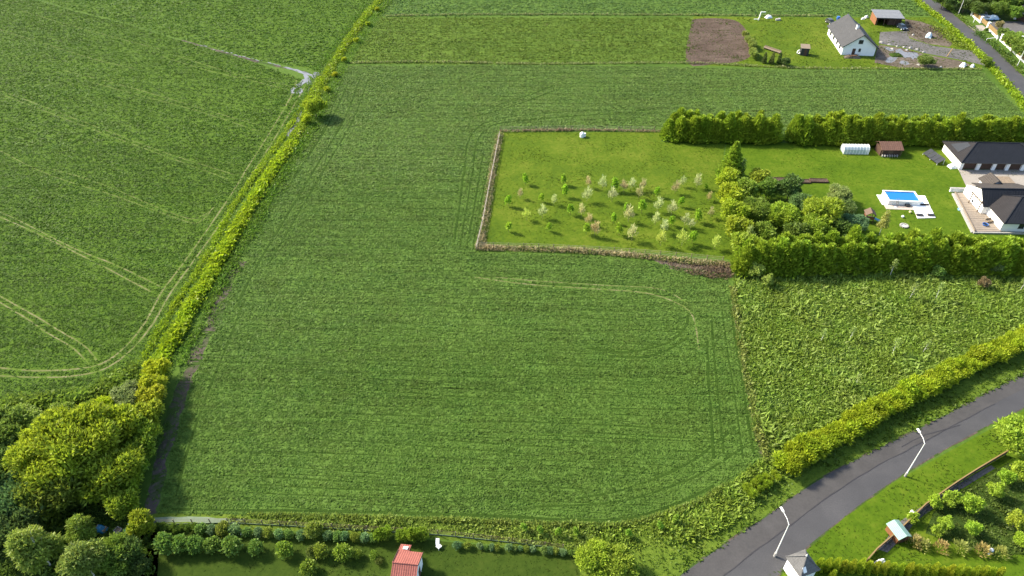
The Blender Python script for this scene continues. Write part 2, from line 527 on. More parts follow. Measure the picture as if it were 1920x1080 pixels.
def scatter(poly, per_m2):
    xs = [p[0] for p in poly]; ys = [p[1] for p in poly]
    x0, x1, y0, y1 = min(xs), max(xs), min(ys), max(ys)
    n = int((x1 - x0) * (y1 - y0) * per_m2)
    x = rng.uniform(x0, x1, n); y = rng.uniform(y0, y1, n)
    k = inside(x, y, poly)
    return x[k], y[k]

def field_noise(x, y, s, seed=0):
    """cheap smooth noise 0..1"""
    r = np.random.default_rng(seed); v = np.zeros(len(x))
    for i in range(7):
        a = r.uniform(0, 2 * pi); f = s * r.uniform(.6, 2.2)
        v += np.sin((x * cos(a) + y * sin(a)) * f + r.uniform(0, 6.28) + 1.3 * np.sin((x * sin(a) - y * cos(a)) * f * .7))
    return .5 + v / 9

def tufts(name, x, y, size, nper, color, mat='crop', wide=.28, up=1.0, lean=None, z=0.0, jz=0.0, flat=.6):
    """ground cover as real leaves; size may be an array"""
    n = len(x); size = np.broadcast_to(size, (n,))
    C = np.repeat(np.stack([x, y, np.full(n, z) if np.isscalar(z) else z], 1), nper, 0); S = np.repeat(size, nper)
    C = C + np.concatenate([rng.normal(0, .22, (n * nper, 2)) * S[:, None], rng.random((n * nper, 1)) * jz], 1)
    a = rng.random(n * nper) * 2 * pi
    A = np.stack([np.cos(a), np.sin(a), rng.uniform(.35, 1.3, n * nper) * up], 1)
    if lean is not None: A[:, :2] += np.array(lean)
    L = S * rng.uniform(.6, 1.3, n * nper)
    me = raw_mesh(name, *leaves(C, A, unit(n * nper) + np.array([0, 0, flat]), L, L * wide * rng.uniform(.7, 1.3, n * nper)))
    return stuff(link(name, me, None, M[mat], color))

def ordinal(i):
    return ['first', 'second', 'third', 'fourth', 'fifth', 'sixth', 'seventh', 'eighth', 'ninth', 'tenth', 'eleventh', 'twelfth',
            'thirteenth', 'fourteenth', 'fifteenth', 'sixteenth', 'seventeenth', 'eighteenth', 'nineteenth', 'twentieth', 'twenty-first',
            'twenty-second', 'twenty-third', 'twenty-fourth', 'twenty-fifth', 'twenty-sixth', 'twenty-seventh', 'twenty-eighth',
            'twenty-ninth', 'thirtieth', 'thirty-first', 'thirty-second', 'thirty-third', 'thirty-fourth', 'thirty-fifth', 'thirty-sixth'][i]


# ------------------------------------------------------------------ the land
LOT = R(-3.9)                                       # the way the plots and the drilled rows run
def lot(x, y): return (x * cos(LOT) + y * sin(LOT), -x * sin(LOT) + y * cos(LOT))

CROP = dict(dark=(.054, .100, .016), mid=(.076, .134, .023), light=(.098, .160, .034))
M['meadow'] = ground_mat('meadow', (.040, .075, .012), (.060, .110, .016), (.085, .135, .024), .03, 1.2)
M['main'] = ground_mat('crop_ground', CROP['dark'], CROP['mid'], CROP['light'], .035, 2.2, rows=(LOT, .9), bmp=.9, bdist=.3)
M['left'] = ground_mat('crop_ground_west', (.046, .086, .009), (.064, .116, .012), (.084, .140, .017), .03, 2.0, rows=(R(-23), .8), bmp=.9, bdist=.3)
M['strip'] = ground_mat('strip_ground', (.050, .088, .012), (.075, .124, .016), (.100, .150, .024), .05, 1.8, rows=(LOT, 1.6), bmp=1, bdist=.35, soil=((.105, .080, .050), .30))
M['lawn'] = ground_mat('lawn_grass', (.036, .074, .004), (.062, .108, .006), (.102, .138, .012), .06, 1.1, bmp=.5, bdist=.15)
M['orchard'] = ground_mat('orchard_grass', (.038, .074, .006), (.068, .108, .007), (.115, .142, .016), .07, 1.2, bmp=.6, bdist=.2)
M['garden'] = ground_mat('garden_grass', (.022, .042, .005), (.034, .058, .007), (.052, .072, .011), .09, 1.3, bmp=.5, bdist=.15)
M['verge'] = ground_mat('verge_grass', (.050, .080, .012), (.080, .125, .014), (.120, .160, .022), .12, 1.5, bmp=.7, bdist=.25)
M['under'] = ground_mat('undergrowth', (.020, .038, .008), (.034, .060, .010), (.056, .085, .014), .1, 1.4, bmp=.8, bdist=.3)
M['herb'] = ground_mat('herb_ground', (.020, .042, .010), (.034, .064, .014), (.055, .090, .020), .1, 1.4, bmp=.8, bdist=.3)
M['soil'] = ground_mat('bare_soil', (.048, .033, .025), (.088, .063, .049), (.150, .114, .090), .15, 1.6, rows=(R(84), .7), bmp=1, bdist=.35)
M['path'] = ground_mat('trodden_soil', (.040, .038, .026), (.075, .060, .050), (.130, .105, .088), .12, 1.1, bmp=.8, bdist=.25, soil=((.040, .070, .014), .5))
M['track'] = ground_mat('wheel_track', (.080, .105, .026), (.125, .130, .050), (.200, .178, .110), .15, .9, bmp=.6, bdist=.15, soil=((.078, .126, .018), .44))
M['dirt'] = ground_mat('dirt_yard', (.060, .048, .036), (.105, .085, .066), (.160, .135, .110), .18, 1.2, bmp=.8, bdist=.2)
M['puddle'] = solid('wet_silt', (.15, .15, .16), .35, .22, .5, .5, wear=(.11, .095, .09))
M['gravel'] = ground_mat('gravel', (.075, .070, .070), (.105, .100, .098), (.15, .142, .138), .16, 2.2, bmp=.5, bdist=.08)
M['paving'] = solid('concrete_paving', (.27, .245, .215), .85, .16, .35, .2, wear=(.19, .175, .155))

def asphalt():
    m, nt, b = new_mat('asphalt')
    co = nd(nt, 'ShaderNodeTexCoord').outputs['Object']
    f = math_n(nt, 'ADD', math_n(nt, 'MULTIPLY', noise(nt, co, .12, 6, .65), .6), math_n(nt, 'MULTIPLY', noise(nt, co, 6, 4, .7), .4))
    c = ramp(nt, f, [(.32, (.030, .029, .031)), (.52, (.046, .045, .047)), (.7, (.070, .067, .068))])
    nt.links.new(c, b.inputs['Base Color']); b.inputs['Roughness'].default_value = .75
    bump(nt, f, .3, .03, b)
    return m
M['asphalt'] = asphalt()
M['tar'] = solid('sealed_crack', (.030, .028, .030), .6, .3, 1)

ground = sheet('ground', [(-3000, -800), (3000, -800), (3000, 5000), (-3000, 5000)], 0, M['meadow'])

# --- outlines, traced on the land
ditch = smooth(PL([(728, -22), (712, 0), (690, 25), (655, 75), (625, 120), (600, 165), (578, 212), (548, 268), (505, 330), (465, 395), (428, 460), (390, 525), (352, 590), (318, 650), (292, 698), (275, 760), (258, 830), (245, 900)]), 4)
main_poly = PL([(728, 2), (1728, 2), (1745, 30)]) + PL([(715, 30)])
top_field = PL([(736, -60), (1700, -60), (1742, 29), (1560, 31), (1300, 28), (716, 31)])
strip_field = PL([(712, 33), (1300, 33), (1288, 118), (1000, 122), (655, 119)])
main_field = PL([(652, 124), (900, 122), (1200, 125), (1480, 131), (1840, 134), (1900, 195), (1965, 262), (1240, 262), (1238, 246), (935, 244), (892, 474), (1000, 476), (1100, 479), (1230, 493), (1300, 506), (1362, 512),
                 (1372, 560), (1385, 630), (1402, 720), (1426, 856), (1362, 908), (1290, 948), (1180, 980), (1130, 985), (900, 976), (600, 967), (300, 963), (276, 945),
                 (285, 880), (306, 800), (330, 720), (352, 650), (380, 590), (420, 520), (462, 452), (505, 385), (548, 315), (590, 245), (618, 190)])
left_edge = PL([(560, 195), (540, 235), (500, 295), (455, 355), (410, 430), (360, 520), (315, 590), (270, 660), (225, 705), (170, 735), (90, 752), (0, 762)])
left_field = PL([(568, 150), (480, 118), (370, 86), (240, 46), (120, 16), (40, -8)]) + [(-420, 330), (-420, 20)] + [P(-300, 768)] + left_edge[::-1]
upper_field = PL([(700, -60), (694, 0), (650, 62), (596, 132), (480, 112), (370, 82), (240, 44), (120, 14), (20, -22)]) + [(-420, 380), (-420, 520), (-60, 520)]
main_soil = smooth(PL([(450, 490), (432, 520), (408, 575), (385, 630), (358, 690), (335, 750), (318, 810), (302, 870), (288, 930), (284, 965)]), 4)
structure(sheet('crop_field', top_field, .004, M['main']))
structure(sheet('grain_strip', strip_field, .004, M['strip']))
structure(sheet('crop_field', main_field, .004, M['main']))
structure(sheet('crop_field', left_field, .004, M['left']))
structure(sheet('crop_field', upper_field, .004, M['left']))
plough = smooth(PL([(1298, 36), (1335, 34), (1378, 38), (1398, 55), (1408, 78), (1410, 100), (1392, 114), (1340, 120), (1286, 116)]) + PL([(1298, 36)]), 3)
yard = PL([(1300, 31), (1560, 33), (1745, 32), (1770, 52), (1838, 98), (1842, 130), (1480, 129), (1288, 121)])
sheet('yard_grass', yard, .004, M['orchard'])
sheet('ploughed_plot', plough[:-1], .010, M['soil'])
orchard = PL([(938, 248), (1238, 248), (1240, 266), (1965, 268), (2080, 330), (2080, 480), (1930, 500), (1385, 505), (1362, 486), (1230, 474), (1100, 466), (900, 464)])
sheet('orchard_lawn', PL([(938, 248), (1238, 248), (1240, 266), (1360, 268), (1352, 330), (1372, 420), (1385, 490), (1362, 486), (1230, 474), (1100, 466), (900, 464)]), .004, M['orchard'])
sheet('house_lawn', PL([(1362, 268), (1965, 268), (2080, 330), (2080, 480), (1930, 500), (1388, 505), (1374, 420), (1354, 330)]), .004, M['lawn'])
sheet('herb_plot', PL([(1372, 505), (1930, 500), (2080, 490), (2080, 560), (1990, 610), (1920, 655), (1760, 735), (1640, 790), (1510, 860), (1440, 870), (1428, 856), (1402, 720), (1385, 630)]), .006, M['herb'])
verge_s = PL([(1130, 988), (1180, 983), (1290, 951), (1364, 911), (1428, 860), (1440, 872), (1510, 862), (1640, 792), (1760, 737), (1920, 657), (2080, 585), (2080, 640), (1920, 704), (1760, 785), (1555, 888), (1440, 965), (1290, 1072), (1200, 1160), (1090, 1160), (1086, 1036)])
sheet('verge', verge_s, .008, M['verge'])
garden_poly = PL([(265, 992), (700, 1002), (1084, 1040), (1110, 1160), (260, 1160)])
sheet('garden_lawn', garden_poly, .004, M['garden'])
sheet('undergrowth', PL([(-300, 772), (0, 766), (90, 756), (170, 740), (225, 710), (262, 690), (268, 760), (256, 830), (250, 900), (250, 990), (300, 1000), (290, 1160), (-400, 1160)]), .004, M['under'])
sheet('weed_strip', PL([(290, 962), (600, 967), (900, 976), (1130, 987), (1088, 1036), (700, 1000), (265, 988)]), .005, M['verge'])
se_poly = PL([(2080, 720), (1920, 770), (1760, 857), (1640, 925), (1540, 1000), (1455, 1060), (1400, 1110), (1380, 1180), (2080, 1180)])
sheet('roadside_lawn', se_poly, .004, M['lawn'])
sheet('garden_bed', PL([(1890, 868), (1795, 925), (1750, 960), (1735, 1000), (1860, 1040), (1960, 1040), (1990, 880)]), .008, M['under'])

# bare and trodden ground
ribbon('dirt_strip', main_soil, (3.4, 1.5), .010, M['path'], .45)
sheet('bare_corner', PL([(1225, 488), (1300, 486), (1368, 496), (1372, 520), (1330, 522), (1262, 506)]), .010, M['dirt'])
ribbon('field_margin', smooth(PL([(1374, 560), (1388, 640), (1400, 710), (1412, 780), (1428, 858)]), 4), .9, .011, M['path'], .4)
tracks = MB()
W_LINES = []
def wheel(pts, w=.42, mb=None, keep=True):
    l = smooth(PL(pts), 4)
    ribbon('', l, w, .012 + .0012 * len(W_LINES), None, .35, tracks if mb is None else mb)
    W_LINES.append((l, w * .5 + .16))
wheel([(556, 150), (545, 182), (505, 250), (470, 305), (430, 370), (375, 450), (335, 505), (303, 548), (273, 603), (235, 650), (190, 682), (130, 693), (60, 695), (0, 690), (-120, 684)], .36)
wheel([(575, 158), (558, 186), (516, 258), (482, 312), (445, 372), (393, 448), (350, 507), (318, 552), (288, 605), (245, 657), (195, 692), (130, 706), (60, 707), (0, 705), (-120, 700)], .36)
for a, b in (([(-90, 505), (0, 567), (50, 597), (90, 625), (133, 650), (167, 682)], [(-90, 500), (0, 555), (67, 593), (115, 622), (160, 650), (181, 675)]),
             ([(-90, 380), (0, 407), (100, 453), (200, 503), (283, 547)], [(-90, 372), (0, 397), (133, 463), (217, 497), (300, 537)])):
    wheel(a, .28); wheel(b, .28)
faint = [[(-90, 155), (0, 177), (133, 227), (267, 277), (428, 336)], [(-90, 149), (0, 170), (187, 240), (300, 283), (440, 328)],
         [(167, 153), (267, 180), (367, 207), (488, 247)], [(120, 132), (230, 160), (333, 190), (433, 220), (500, 238)],
         [(300, 105), (393, 133), (467, 150), (545, 170)], [(330, 104), (423, 133), (490, 149), (548, 163)],
         [(-60, 258), (0, 283), (67, 317), (133, 342), (200, 362), (300, 398), (360, 418), (380, 412), (396, 396)], [(100, 318), (183, 342), (267, 377), (350, 409), (385, 402), (402, 388)],
         [(0, 55), (90, 84), (180, 112), (250, 128)], [(40, 20), (120, 44), (200, 66), (300, 92)]]
for l in faint: wheel(l, .15)
wheel([(890, 520), (987, 533), (1100, 541), (1200, 548), (1243, 558), (1280, 574), (1297, 590), (1305, 615), (1310, 655)], .28)
wheel([(930, 520), (1010, 527), (1133, 535), (1225, 540), (1262, 552), (1290, 570)], .22)
structure(tracks.build('wheel_tracks', M['track']))
dark_lines = []                                     # wheelings through the crop: thinner plants over strips coloured as shade
for l in ([(1100, 653), (1167, 660), (1217, 653), (1260, 638), (1285, 612), (1290, 590)], [(1140, 668), (1200, 670), (1250, 657), (1290, 632)],
          [(1333, 590), (1338, 660), (1347, 760), (1356, 850)], [(1350, 560), (1362, 650), (1378, 750), (1392, 860)], [(1325, 640), (1328, 720), (1334, 800), (1338, 860)], [(1366, 560), (1382, 660), (1402, 790), (1412, 850)],
          [(674, 150), (646, 222), (600, 300), (540, 400), (480, 500), (440, 580)], [(690, 150), (660, 228), (612, 310), (556, 405), (500, 500)], [(655, 150), (622, 222), (580, 290), (520, 380)], [(640, 150), (610, 235), (560, 320)],
          [(855, 216), (900, 208), (960, 190), (1040, 160)], [(865, 222), (910, 214), (970, 196), (1050, 166)], [(870, 330), (876, 270), (900, 236), (940, 222), (1000, 215), (1100, 208), (1240, 206)], [(885, 330), (893, 270), (915, 240), (950, 230), (1100, 216), (1240, 212)],
          [(850, 455), (862, 380), (872, 300)], [(862, 460), (876, 380), (890, 290)], [(874, 465), (890, 380), (905, 290)], [(886, 470), (900, 390), (918, 300)],
          [(330, 930), (350, 850), (380, 760), (420, 660), (460, 560)], [(1080, 935), (1180, 915), (1290, 868), (1380, 800)], [(1000, 950), (1160, 940), (1300, 895), (1400, 835)], [(420, 480), (385, 545)],
          [(320, 955), (600, 958), (900, 966), (1130, 975), (1240, 955), (1340, 910)]):
    dark_lines.append((smooth(PL(l), 4), random.uniform(.22, .36)))
# field boundaries: a line of stones and silt, puddles by the ditch
silt = MB()
def blob(u, v, ru, rv, z=.014, n=16, rot=0.0):
    pts = []
    for i in range(n):
        a = 2 * pi * i / n; r = random.uniform(.55, 1.15)
        du, dv = cos(a) * ru * r, sin(a) * rv * r
        pts.append((*P(u + du * cos(rot) - dv * sin(rot), v + du * sin(rot) + dv * cos(rot)), z))
    silt.face(pts)
PUD = [(582, 157, 5, 20, -.55), (596, 143, 12, 9, -.3), (592, 165, 8, 20, .45), (574, 138, 16, 2.2, .25), (552, 131, 16, 1.6, .25), (549, 170, 4, 5, .6), (566, 155, 4, 14, .9), (562, 172, 4, 6, .6),
       (553, 232, 5, 16, .5), (546, 246, 5, 8, .5), (560, 212, 4, 14, .4), (540, 252, 3, 3, .2)]
for i, (u, v, a, b, r) in enumerate(PUD): blob(u, v, a * 1.35, b * 1.3, .014 + .003 * i, 18, r)
for i in range(26):
    t = i / 25; u = 378 + t * 200; v = 86 + t * 51 + random.uniform(-1.5, 1.5)
    if random.random() < .75: blob(u, v, random.uniform(2, 6), random.uniform(.5, 1.1), .050 + .0025 * i, 8, .25)
structure(silt.build('puddles', M['puddle']))
ribbon('field_boundary', smooth(PL([(340, 75), (370, 84), (480, 115), (580, 137)]), 5), 1.0, .009, M['path'], .4)

# --- roads
road_s_l = PL([(1100, 1230), (1278, 1078), (1440, 967), (1555, 889), (1760, 786), (1920, 702), (2100, 625), (2300, 540)])
road_s_r = PL([(1330, 1230), (1458, 1080), (1540, 1003), (1672, 903), (1800, 826), (1920, 764), (2100, 684), (2300, 590)])
def road(name, L, Rr, z=.014):
    L = smooth(L, 5); Rr = smooth(Rr, 5)
    m = MB(); n = len(L)
    m.v = [(x, y, z) for x, y in L] + [(x, y, z) for x, y in Rr]
    for i in range(n - 1): m.f.append((i, n + i, n + i + 1, i + 1))
    return structure(m.build(name, M['asphalt']))
road('road', road_s_l, road_s_r)
def lane(L_, M_, z, name, mat):
    m = MB(); n = len(L_)
    m.v = [(x, y, z) for x, y in L_] + [(x, y, z) for x, y in M_]
    for i in range(n - 1): m.f.append((i, n + i, n + i + 1, i + 1))
    return structure(m.build(name, mat))
mid = smooth([((a[0] * .55 + b[0] * .45), (a[1] * .55 + b[1] * .45)) for a, b in zip(road_s_l, road_s_r)], 8)
sl = smooth(road_s_l, 8)
M['asphalt_old'] = solid('asphalt_worn', (.054, .051, .050), .8, .25, .35, .3, wear=(.038, .037, .039))
lane([(a[0] * .97 + b[0] * .03, a[1] * .97 + b[1] * .03) for a, b in zip(sl, mid)], mid, .0185, 'road_lane', M['asphalt_old'])
cr = MB()
ribbon('', [(x + random.uniform(-.08, .08), y + random.uniform(-.08, .08)) for x, y in mid[6:38]], .13, .036, None, .6, cr)
ribbon('', [P(*p) for p in ((1690, 838), (1712, 826), (1735, 815), (1762, 808), (1800, 797))], .12, .039, None, .6, cr)
structure(cr.build('road_cracks', M['tar']))
road_n_l = PL([(1640, -60), (1722, 0), (1775, 42), (1830, 90), (1875, 138), (1920, 188), (1975, 262), (2040, 350)])
road_n_r = PL([(1668, -60), (1753, 0), (1810, 46), (1866, 93), (1912, 138), (1962, 188), (2020, 262), (2090, 350)])
road('road', road_n_l, road_n_r)
# kerb-like worn edges
edge = MB()
for l in (road_s_l, road_s_r): ribbon('', smooth(l, 8), .4, .010, None, .5, edge)
for l in (road_n_l, road_n_r): ribbon('', smooth(l, 8), .6, .010, None, .5, edge)
structure(edge.build('road_edges', M['path']))
sheet('driveway', PL([(1650, 60), (1700, 58), (1705, 72), (1750, 86), (1800, 93), (1838, 96), (1870, 128), (1800, 112), (1735, 100), (1690, 88), (1648, 82)]), .009, M['gravel'])
sheet('dirt_yard', PL([(1648, 84), (1690, 90), (1735, 102), (1800, 114), (1822, 122), (1800, 128), (1690, 127), (1640, 118), (1642, 100)]), .007, M['dirt'])
sheet('earth_heap', PL([(1697, 36), (1725, 40), (1760, 52), (1790, 78), (1780, 88), (1740, 82), (1706, 70), (1696, 58)]), .006, M['dirt'])
n0 = len(silt.v)
silt = MB()
for i, (u, v, a, b, r) in enumerate([(1690, 100, 18, 8, .3), (1672, 112, 12, 6, -.2), (1710, 104, 14, 7, .2), (1696, 118, 12, 4, .1), (1730, 112, 12, 3, .2), (1668, 92, 12, 3, .3)]): blob(u, v, a, b, .014 + .003 * i, 14, r)
structure(silt.build('puddles', M['puddle']))
sheet('courtyard', PL([(1850, 52), (1862, 40), (1960, 40), (1960, 66), (1890, 64), (1866, 60)]), .008, M['gravel'])
sheet('gate_apron', PL([(1811, 48), (1842, 47), (1853, 55), (1830, 60)]), .009, M['paving'])
sheet('garage_court', PL([(1797, 318), (1980, 318), (2000, 372), (1822, 372)]), .009, M['paving'])
sheet('garden_path', PL([(1858, 872), (1866, 878), (1785, 928), (1716, 978), (1700, 1000), (1664, 1036), (1646, 1030), (1690, 976), (1766, 924)]), .011, M['gravel'])

# ------------------------------------------------------------------ crops and ground cover as real leaves
GAPS = MB()
import itertools
GZ = itertools.count()
def poly_has(poly, x0, y0, c, s, L):
    q = np.array([0, .25, .5, .75, 1.0]) * L + x0
    return bool(inside(q * c - y0 * s, q * s + y0 * c, poly).all())
def crop(name, poly, dens, size, color, nper=3, seed=1, rows=True, extra=1.0, rot=LOT, y01=(-999, 999)):
    x, y = scatter(poly, dens)
    k = rng.random(len(x)) < (.88 + .12 * field_noise(x, y, .25, seed))
    yj = y + rng.normal(0, 6, len(y)); k &= (yj >= y01[0]) & (yj < y01[1])
    for l, w in W_LINES + dark_lines:
        bx = [p[0] for p in l]; by = [p[1] for p in l]
        c = (x > min(bx) - 1) & (x < max(bx) + 1) & (y > min(by) - 1) & (y < max(by) + 1)
        if c.any():
            d = dist_line(x[c], y[c], l); kk = k[c]; kk &= d > w; k[c] = kk
    k &= (dist_line(x, y, main_soil) > .7 + 1.3 * field_noise(x, y, .6, 5)) | (rng.random(len(x)) < .08)
    if rows:                                        # rows missed by the drill, their shade painted as dark strips
        r = random.Random(seed); ROWS = []
        c_, s_ = cos(rot), sin(rot)
        xr, yr = x * c_ + y * s_, -x * s_ + y * c_
        for i in range(int(700 * extra)):
            y0 = r.uniform(yr.min(), yr.max()); x0 = r.uniform(xr.min(), xr.max()); L = r.uniform(6, 42); w = r.choice((.07, .09, .12, .16))
            if not poly_has(poly, x0, y0, c_, s_, L) or any(abs(y0 - a) < .9 and x0 < c1 and x0 + L > b for a, b, c1 in ROWS): continue
            ROWS.append((y0, x0, x0 + L))
            ribbon('', [(((x0 + L * q / 5) * c_ - (y0 + .25 * sin((x0 + L * q / 5) * .12 + i)) * s_), ((x0 + L * q / 5) * s_ + (y0 + .25 * sin((x0 + L * q / 5) * .12 + i)) * c_)) for q in range(6)], w * 1.9, .0065 + .0011 * (next(GZ) % 23), None, .3, GAPS)
            c = (xr > x0) & (xr < x0 + L) & (np.abs(yr - y0 - .25 * np.sin(xr * .12 + i)) < w + size * .13)
            k[c] &= rng.random(c.sum()) < .05
    x, y = x[k], y[k]
    s = size * rng.uniform(.7, 1.3, len(x)) * (.88 + .25 * field_noise(x, y, .12, seed + 3))
    return tufts(name, x, y, s, nper, color, 'crop_a' if rot == LOT else 'crop_b', .32, .30, flat=1.7)

GREEN = (.099, .170, .028); GREEN2 = (.115, .188, .037); GREEN3 = (.140, .211, .052)  # crop paler and bluer with distance: haze and sheen put into the colour
near = [p for p in main_field]
def cut(poly, y0, y1, x0=-500, x1=500):
    """clip a polygon to a band of the land"""
    def clip(pts, f):
        out = []
        for i in range(len(pts)):
            a, b = pts[i], pts[(i + 1) % len(pts)]; fa, fb = f(a), f(b)
            if fa >= 0: out.append(a)
            if (fa >= 0) != (fb >= 0):
                t = fa / (fa - fb); out.append((a[0] + (b[0] - a[0]) * t, a[1] + (b[1] - a[1]) * t))
        return out
    p = clip(poly, lambda q: q[1] - y0); p = clip(p, lambda q: y1 - q[1])
    p = clip(p, lambda q: q[0] - x0); return clip(p, lambda q: x1 - q[0])
crop('crop_plants', cut(main_field, 0, 104), 17, .31, GREEN, 3, 1, y01=(-99, 92))
crop('crop_plants', cut(main_field, 78, 166), 12.5, .36, GREEN2, 3, 2, y01=(92, 150))
crop('crop_plants', cut(main_field, 134, 230), 8, .45, GREEN3, 3, 3, y01=(150, 999))
crop('crop_plants', cut(top_field, 255, 300), 2.2, .65, (.115, .190, .048), 3, 4)
crop('crop_plants', cut(strip_field, 200, 270), 2.4, .55, (.118, .172, .026), 3, 5, extra=1.2)
LEFTC = (.080, .146, .017)
crop('crop_plants', cut(left_field, 0, 110, -160), 12, .31, LEFTC, 3, 6, rot=R(-23))
crop('crop_plants', cut(left_field, 110, 165, -170), 8, .38, LEFTC, 3, 7, rot=R(-23))
crop('crop_plants', cut(left_field, 165, 290, -210), 4, .46, LEFTC, 3, 8, rot=R(-23))
crop('crop_plants', cut(upper_field, 195, 320, -230), 2.0, .62, (.090, .160, .022), 3, 9, rot=R(-15))

M['gap'] = ground_mat('thin_row', (.016, .036, .004), (.026, .054, .007), (.038, .070, .009), .2, 2.0)  # shade between the plants, painted as dark green strips in the gaps
for l, w in dark_lines: ribbon('', l, w * 1.3, .034 + .0015 * (next(GZ) % 29), None, .35, GAPS)
structure(GAPS.build('row_shade_strips', M['gap']))
def cover(name, poly, dens, size, color, nper=4, wide=.28, seed=1, mat='leaf', lean=None, lo=.6, avoid=()):
    x, y = scatter(poly, dens)
    f = field_noise(x, y, .35, seed)
    k = rng.random(len(x)) < lo + (1 - lo) * f
    for l, w in avoid: k &= dist_line(x, y, l) > w
    x, y, f = x[k], y[k], f[k]
    return tufts(name, x, y, size * (.55 + .9 * f) * rng.uniform(.6, 1.3, len(x)), nper, color, mat, wide, .28 if mat == 'crop' else 1.0, lean)

# short grass of lawns and orchard
cover('lawn_grass', PL([(938, 248), (1238, 248), (1240, 266), (1360, 268), (1352, 330), (1372, 420), (1385, 490), (1362, 484), (1230, 472), (1100, 464), (900, 462)]), 4, .18, (.084, .124, .009), 3, .35, 11, 'crop')
cover('lawn_grass', PL([(1362, 268), (1920, 268), (1990, 330), (1790, 330), (1780, 360), (1815, 440), (1920, 442), (1920, 480), (1388, 490), (1374, 420), (1354, 330)]), 3, .15, (.074, .124, .007), 3, .35, 12, 'crop')
cover('lawn_grass', garden_poly, 5, .15, (.040, .066, .008), 3, .35, 13, 'crop')
cover('lawn_grass', PL([(1920, 775), (1760, 862), (1645, 930), (1545, 1005), (1462, 1062), (1440, 1080), (1920, 1080)]), 6, .17, (.060, .100, .008), 3, .35, 14, 'crop')
cover('lawn_grass', yard, 2.0, .26, (.064, .094, .010), 3, .3, 15, 'crop')
# weeds along the ditch and on its bank
def band(line, w, per_m, size, color, name, seed, nper=5, wide=.34, off=0.0, lean=None):
    pts = along(line, 1 / per_m)
    x = np.array([p[0] for p in pts]); y = np.array([p[1] for p in pts]); a = np.array([p[2] for p in pts])
    o = off + rng.normal(0, w / 3.2, len(x)); o = np.clip(o, off - w / 2, off + w / 2)
    hgt = 1 - .55 * np.abs(o - off) / (w / 2)
    x = x - np.sin(a) * o + rng.normal(0, .3, len(x)); y = y + np.cos(a) * o
    f = field_noise(x, y, .5, seed)
    return tufts(name, x, y, size * hgt * (.6 + .8 * f) * rng.uniform(.6, 1.3, len(x)), nper, color, 'leaf', wide, 1.0, lean, 0.0, size * .8)
band(ditch[2:56], 5.0, 30, .44, (.110, .190, .018), 'margin_grass', 61, 4, .25, 3.6)
band(ditch[2:26], 4.0, 22, .44, (.095, .170, .018), 'margin_grass', 62, 4, .25, -3.2)
YEL = (.26, .34, .014)
band(ditch[:30], 2.6, 44, .62, (.20, .27, .015), 'ditch_weeds', 21)
band(ditch[28:62], 2.8, 56, .80, YEL, 'ditch_weeds', 27)
band(ditch[8:60], 5.5, 40, .38, (.13, .20, .018), 'ditch_weeds', 22, 4)
verge_l = smooth(PL([(600, 145), (545, 235), (500, 300), (440, 385), (405, 450), (370, 510), (330, 570), (300, 620), (272, 668), (245, 695)]), 4)
band(verge_l, 1.5, 30, .42, (.22, .30, .014), 'ditch_weeds', 23, 4)
band(smooth(PL([(575, 250), (530, 325), (480, 410), (440, 480), (400, 560)]), 4), 2.4, 14, .5, (.11, .19, .018), 'ditch_weeds', 24, 4)
band(smooth(PL([(0, 766), (90, 757), (170, 744), (225, 715), (262, 690)]), 4), 5.0, 60, .8, (.15, .215, .026), 'bank_weeds', 25, 4)
# the field bounds: pale uncut grass
for l, s in (([(720, 31), (900, 28), (1300, 29), (1560, 31)], 31), ([(655, 119), (800, 117), (1000, 121), (1290, 119), (1480, 128), (1700, 130), (1842, 131)], 32)):
    band(smooth(PL(l), 5), .9, 7, .55, (.19, .21, .075), 'margin_grass', s, 4, .25)
band(smooth(PL([(1373, 540), (1388, 640), (1402, 715), (1420, 800), (1436, 868)]), 5), 1.0, 22, .5, (.19, .22, .045), 'margin_grass', 33, 4, .25)
band(smooth(PL([(1364, 910), (1290, 950), (1180, 982), (1130, 987), (900, 978), (600, 969), (470, 966)]), 5), .8, 26, .42, (.17, .22, .035), 'margin_grass', 34, 4, .25)
# strip of tall weeds by the garden
wl = PL([(430, 970), (600, 969), (900, 978), (1130, 988), (1090, 1034), (830, 1000), (700, 994), (430, 980)])
cover('tall_weeds', wl, 15, .56, (.190, .250, .040), 5, .2, 35, lean=(.35, .2))
cover('tall_weeds', PL([(1130, 988), (1180, 983), (1290, 951), (1364, 911), (1428, 862), (1500, 866), (1440, 935), (1380, 975), (1330, 1005), (1220, 1028), (1092, 1034)]), 13, .60, (.200, .275, .034), 5, .18, 36)
cover('verge_grass', verge_s, 6, .36, (.095, .150, .014), 4, .26, 37)
# the overgrown plot
HP = PL([(1374, 506), (1930, 501), (1990, 520), (1990, 600), (1920, 650), (1760, 728), (1640, 783), (1510, 855), (1436, 866), (1402, 716), (1386, 640)])
cover('tall_herbs', HP, 19, .54, (.165, .240, .028), 4, .17, 38, lo=.6)
cover('tall_herbs', HP, 6, .90, (.195, .265, .042), 4, .11, 39, lo=.3, lean=(.35, -.2))
cover('undergrowth_leaves', PL([(-60, 770), (90, 758), (170, 744), (225, 716), (262, 700), (262, 960), (280, 1000), (290, 1080), (-60, 1080)]), 8, .6, (.095, .155, .018), 5, .2, 40)
cover('bed_plants', PL([(1890, 868), (1795, 925), (1750, 960), (1735, 1000), (1860, 1040), (1960, 1040), (1960, 880)]), 9, .38, (.095, .135, .022), 4, .2, 41)
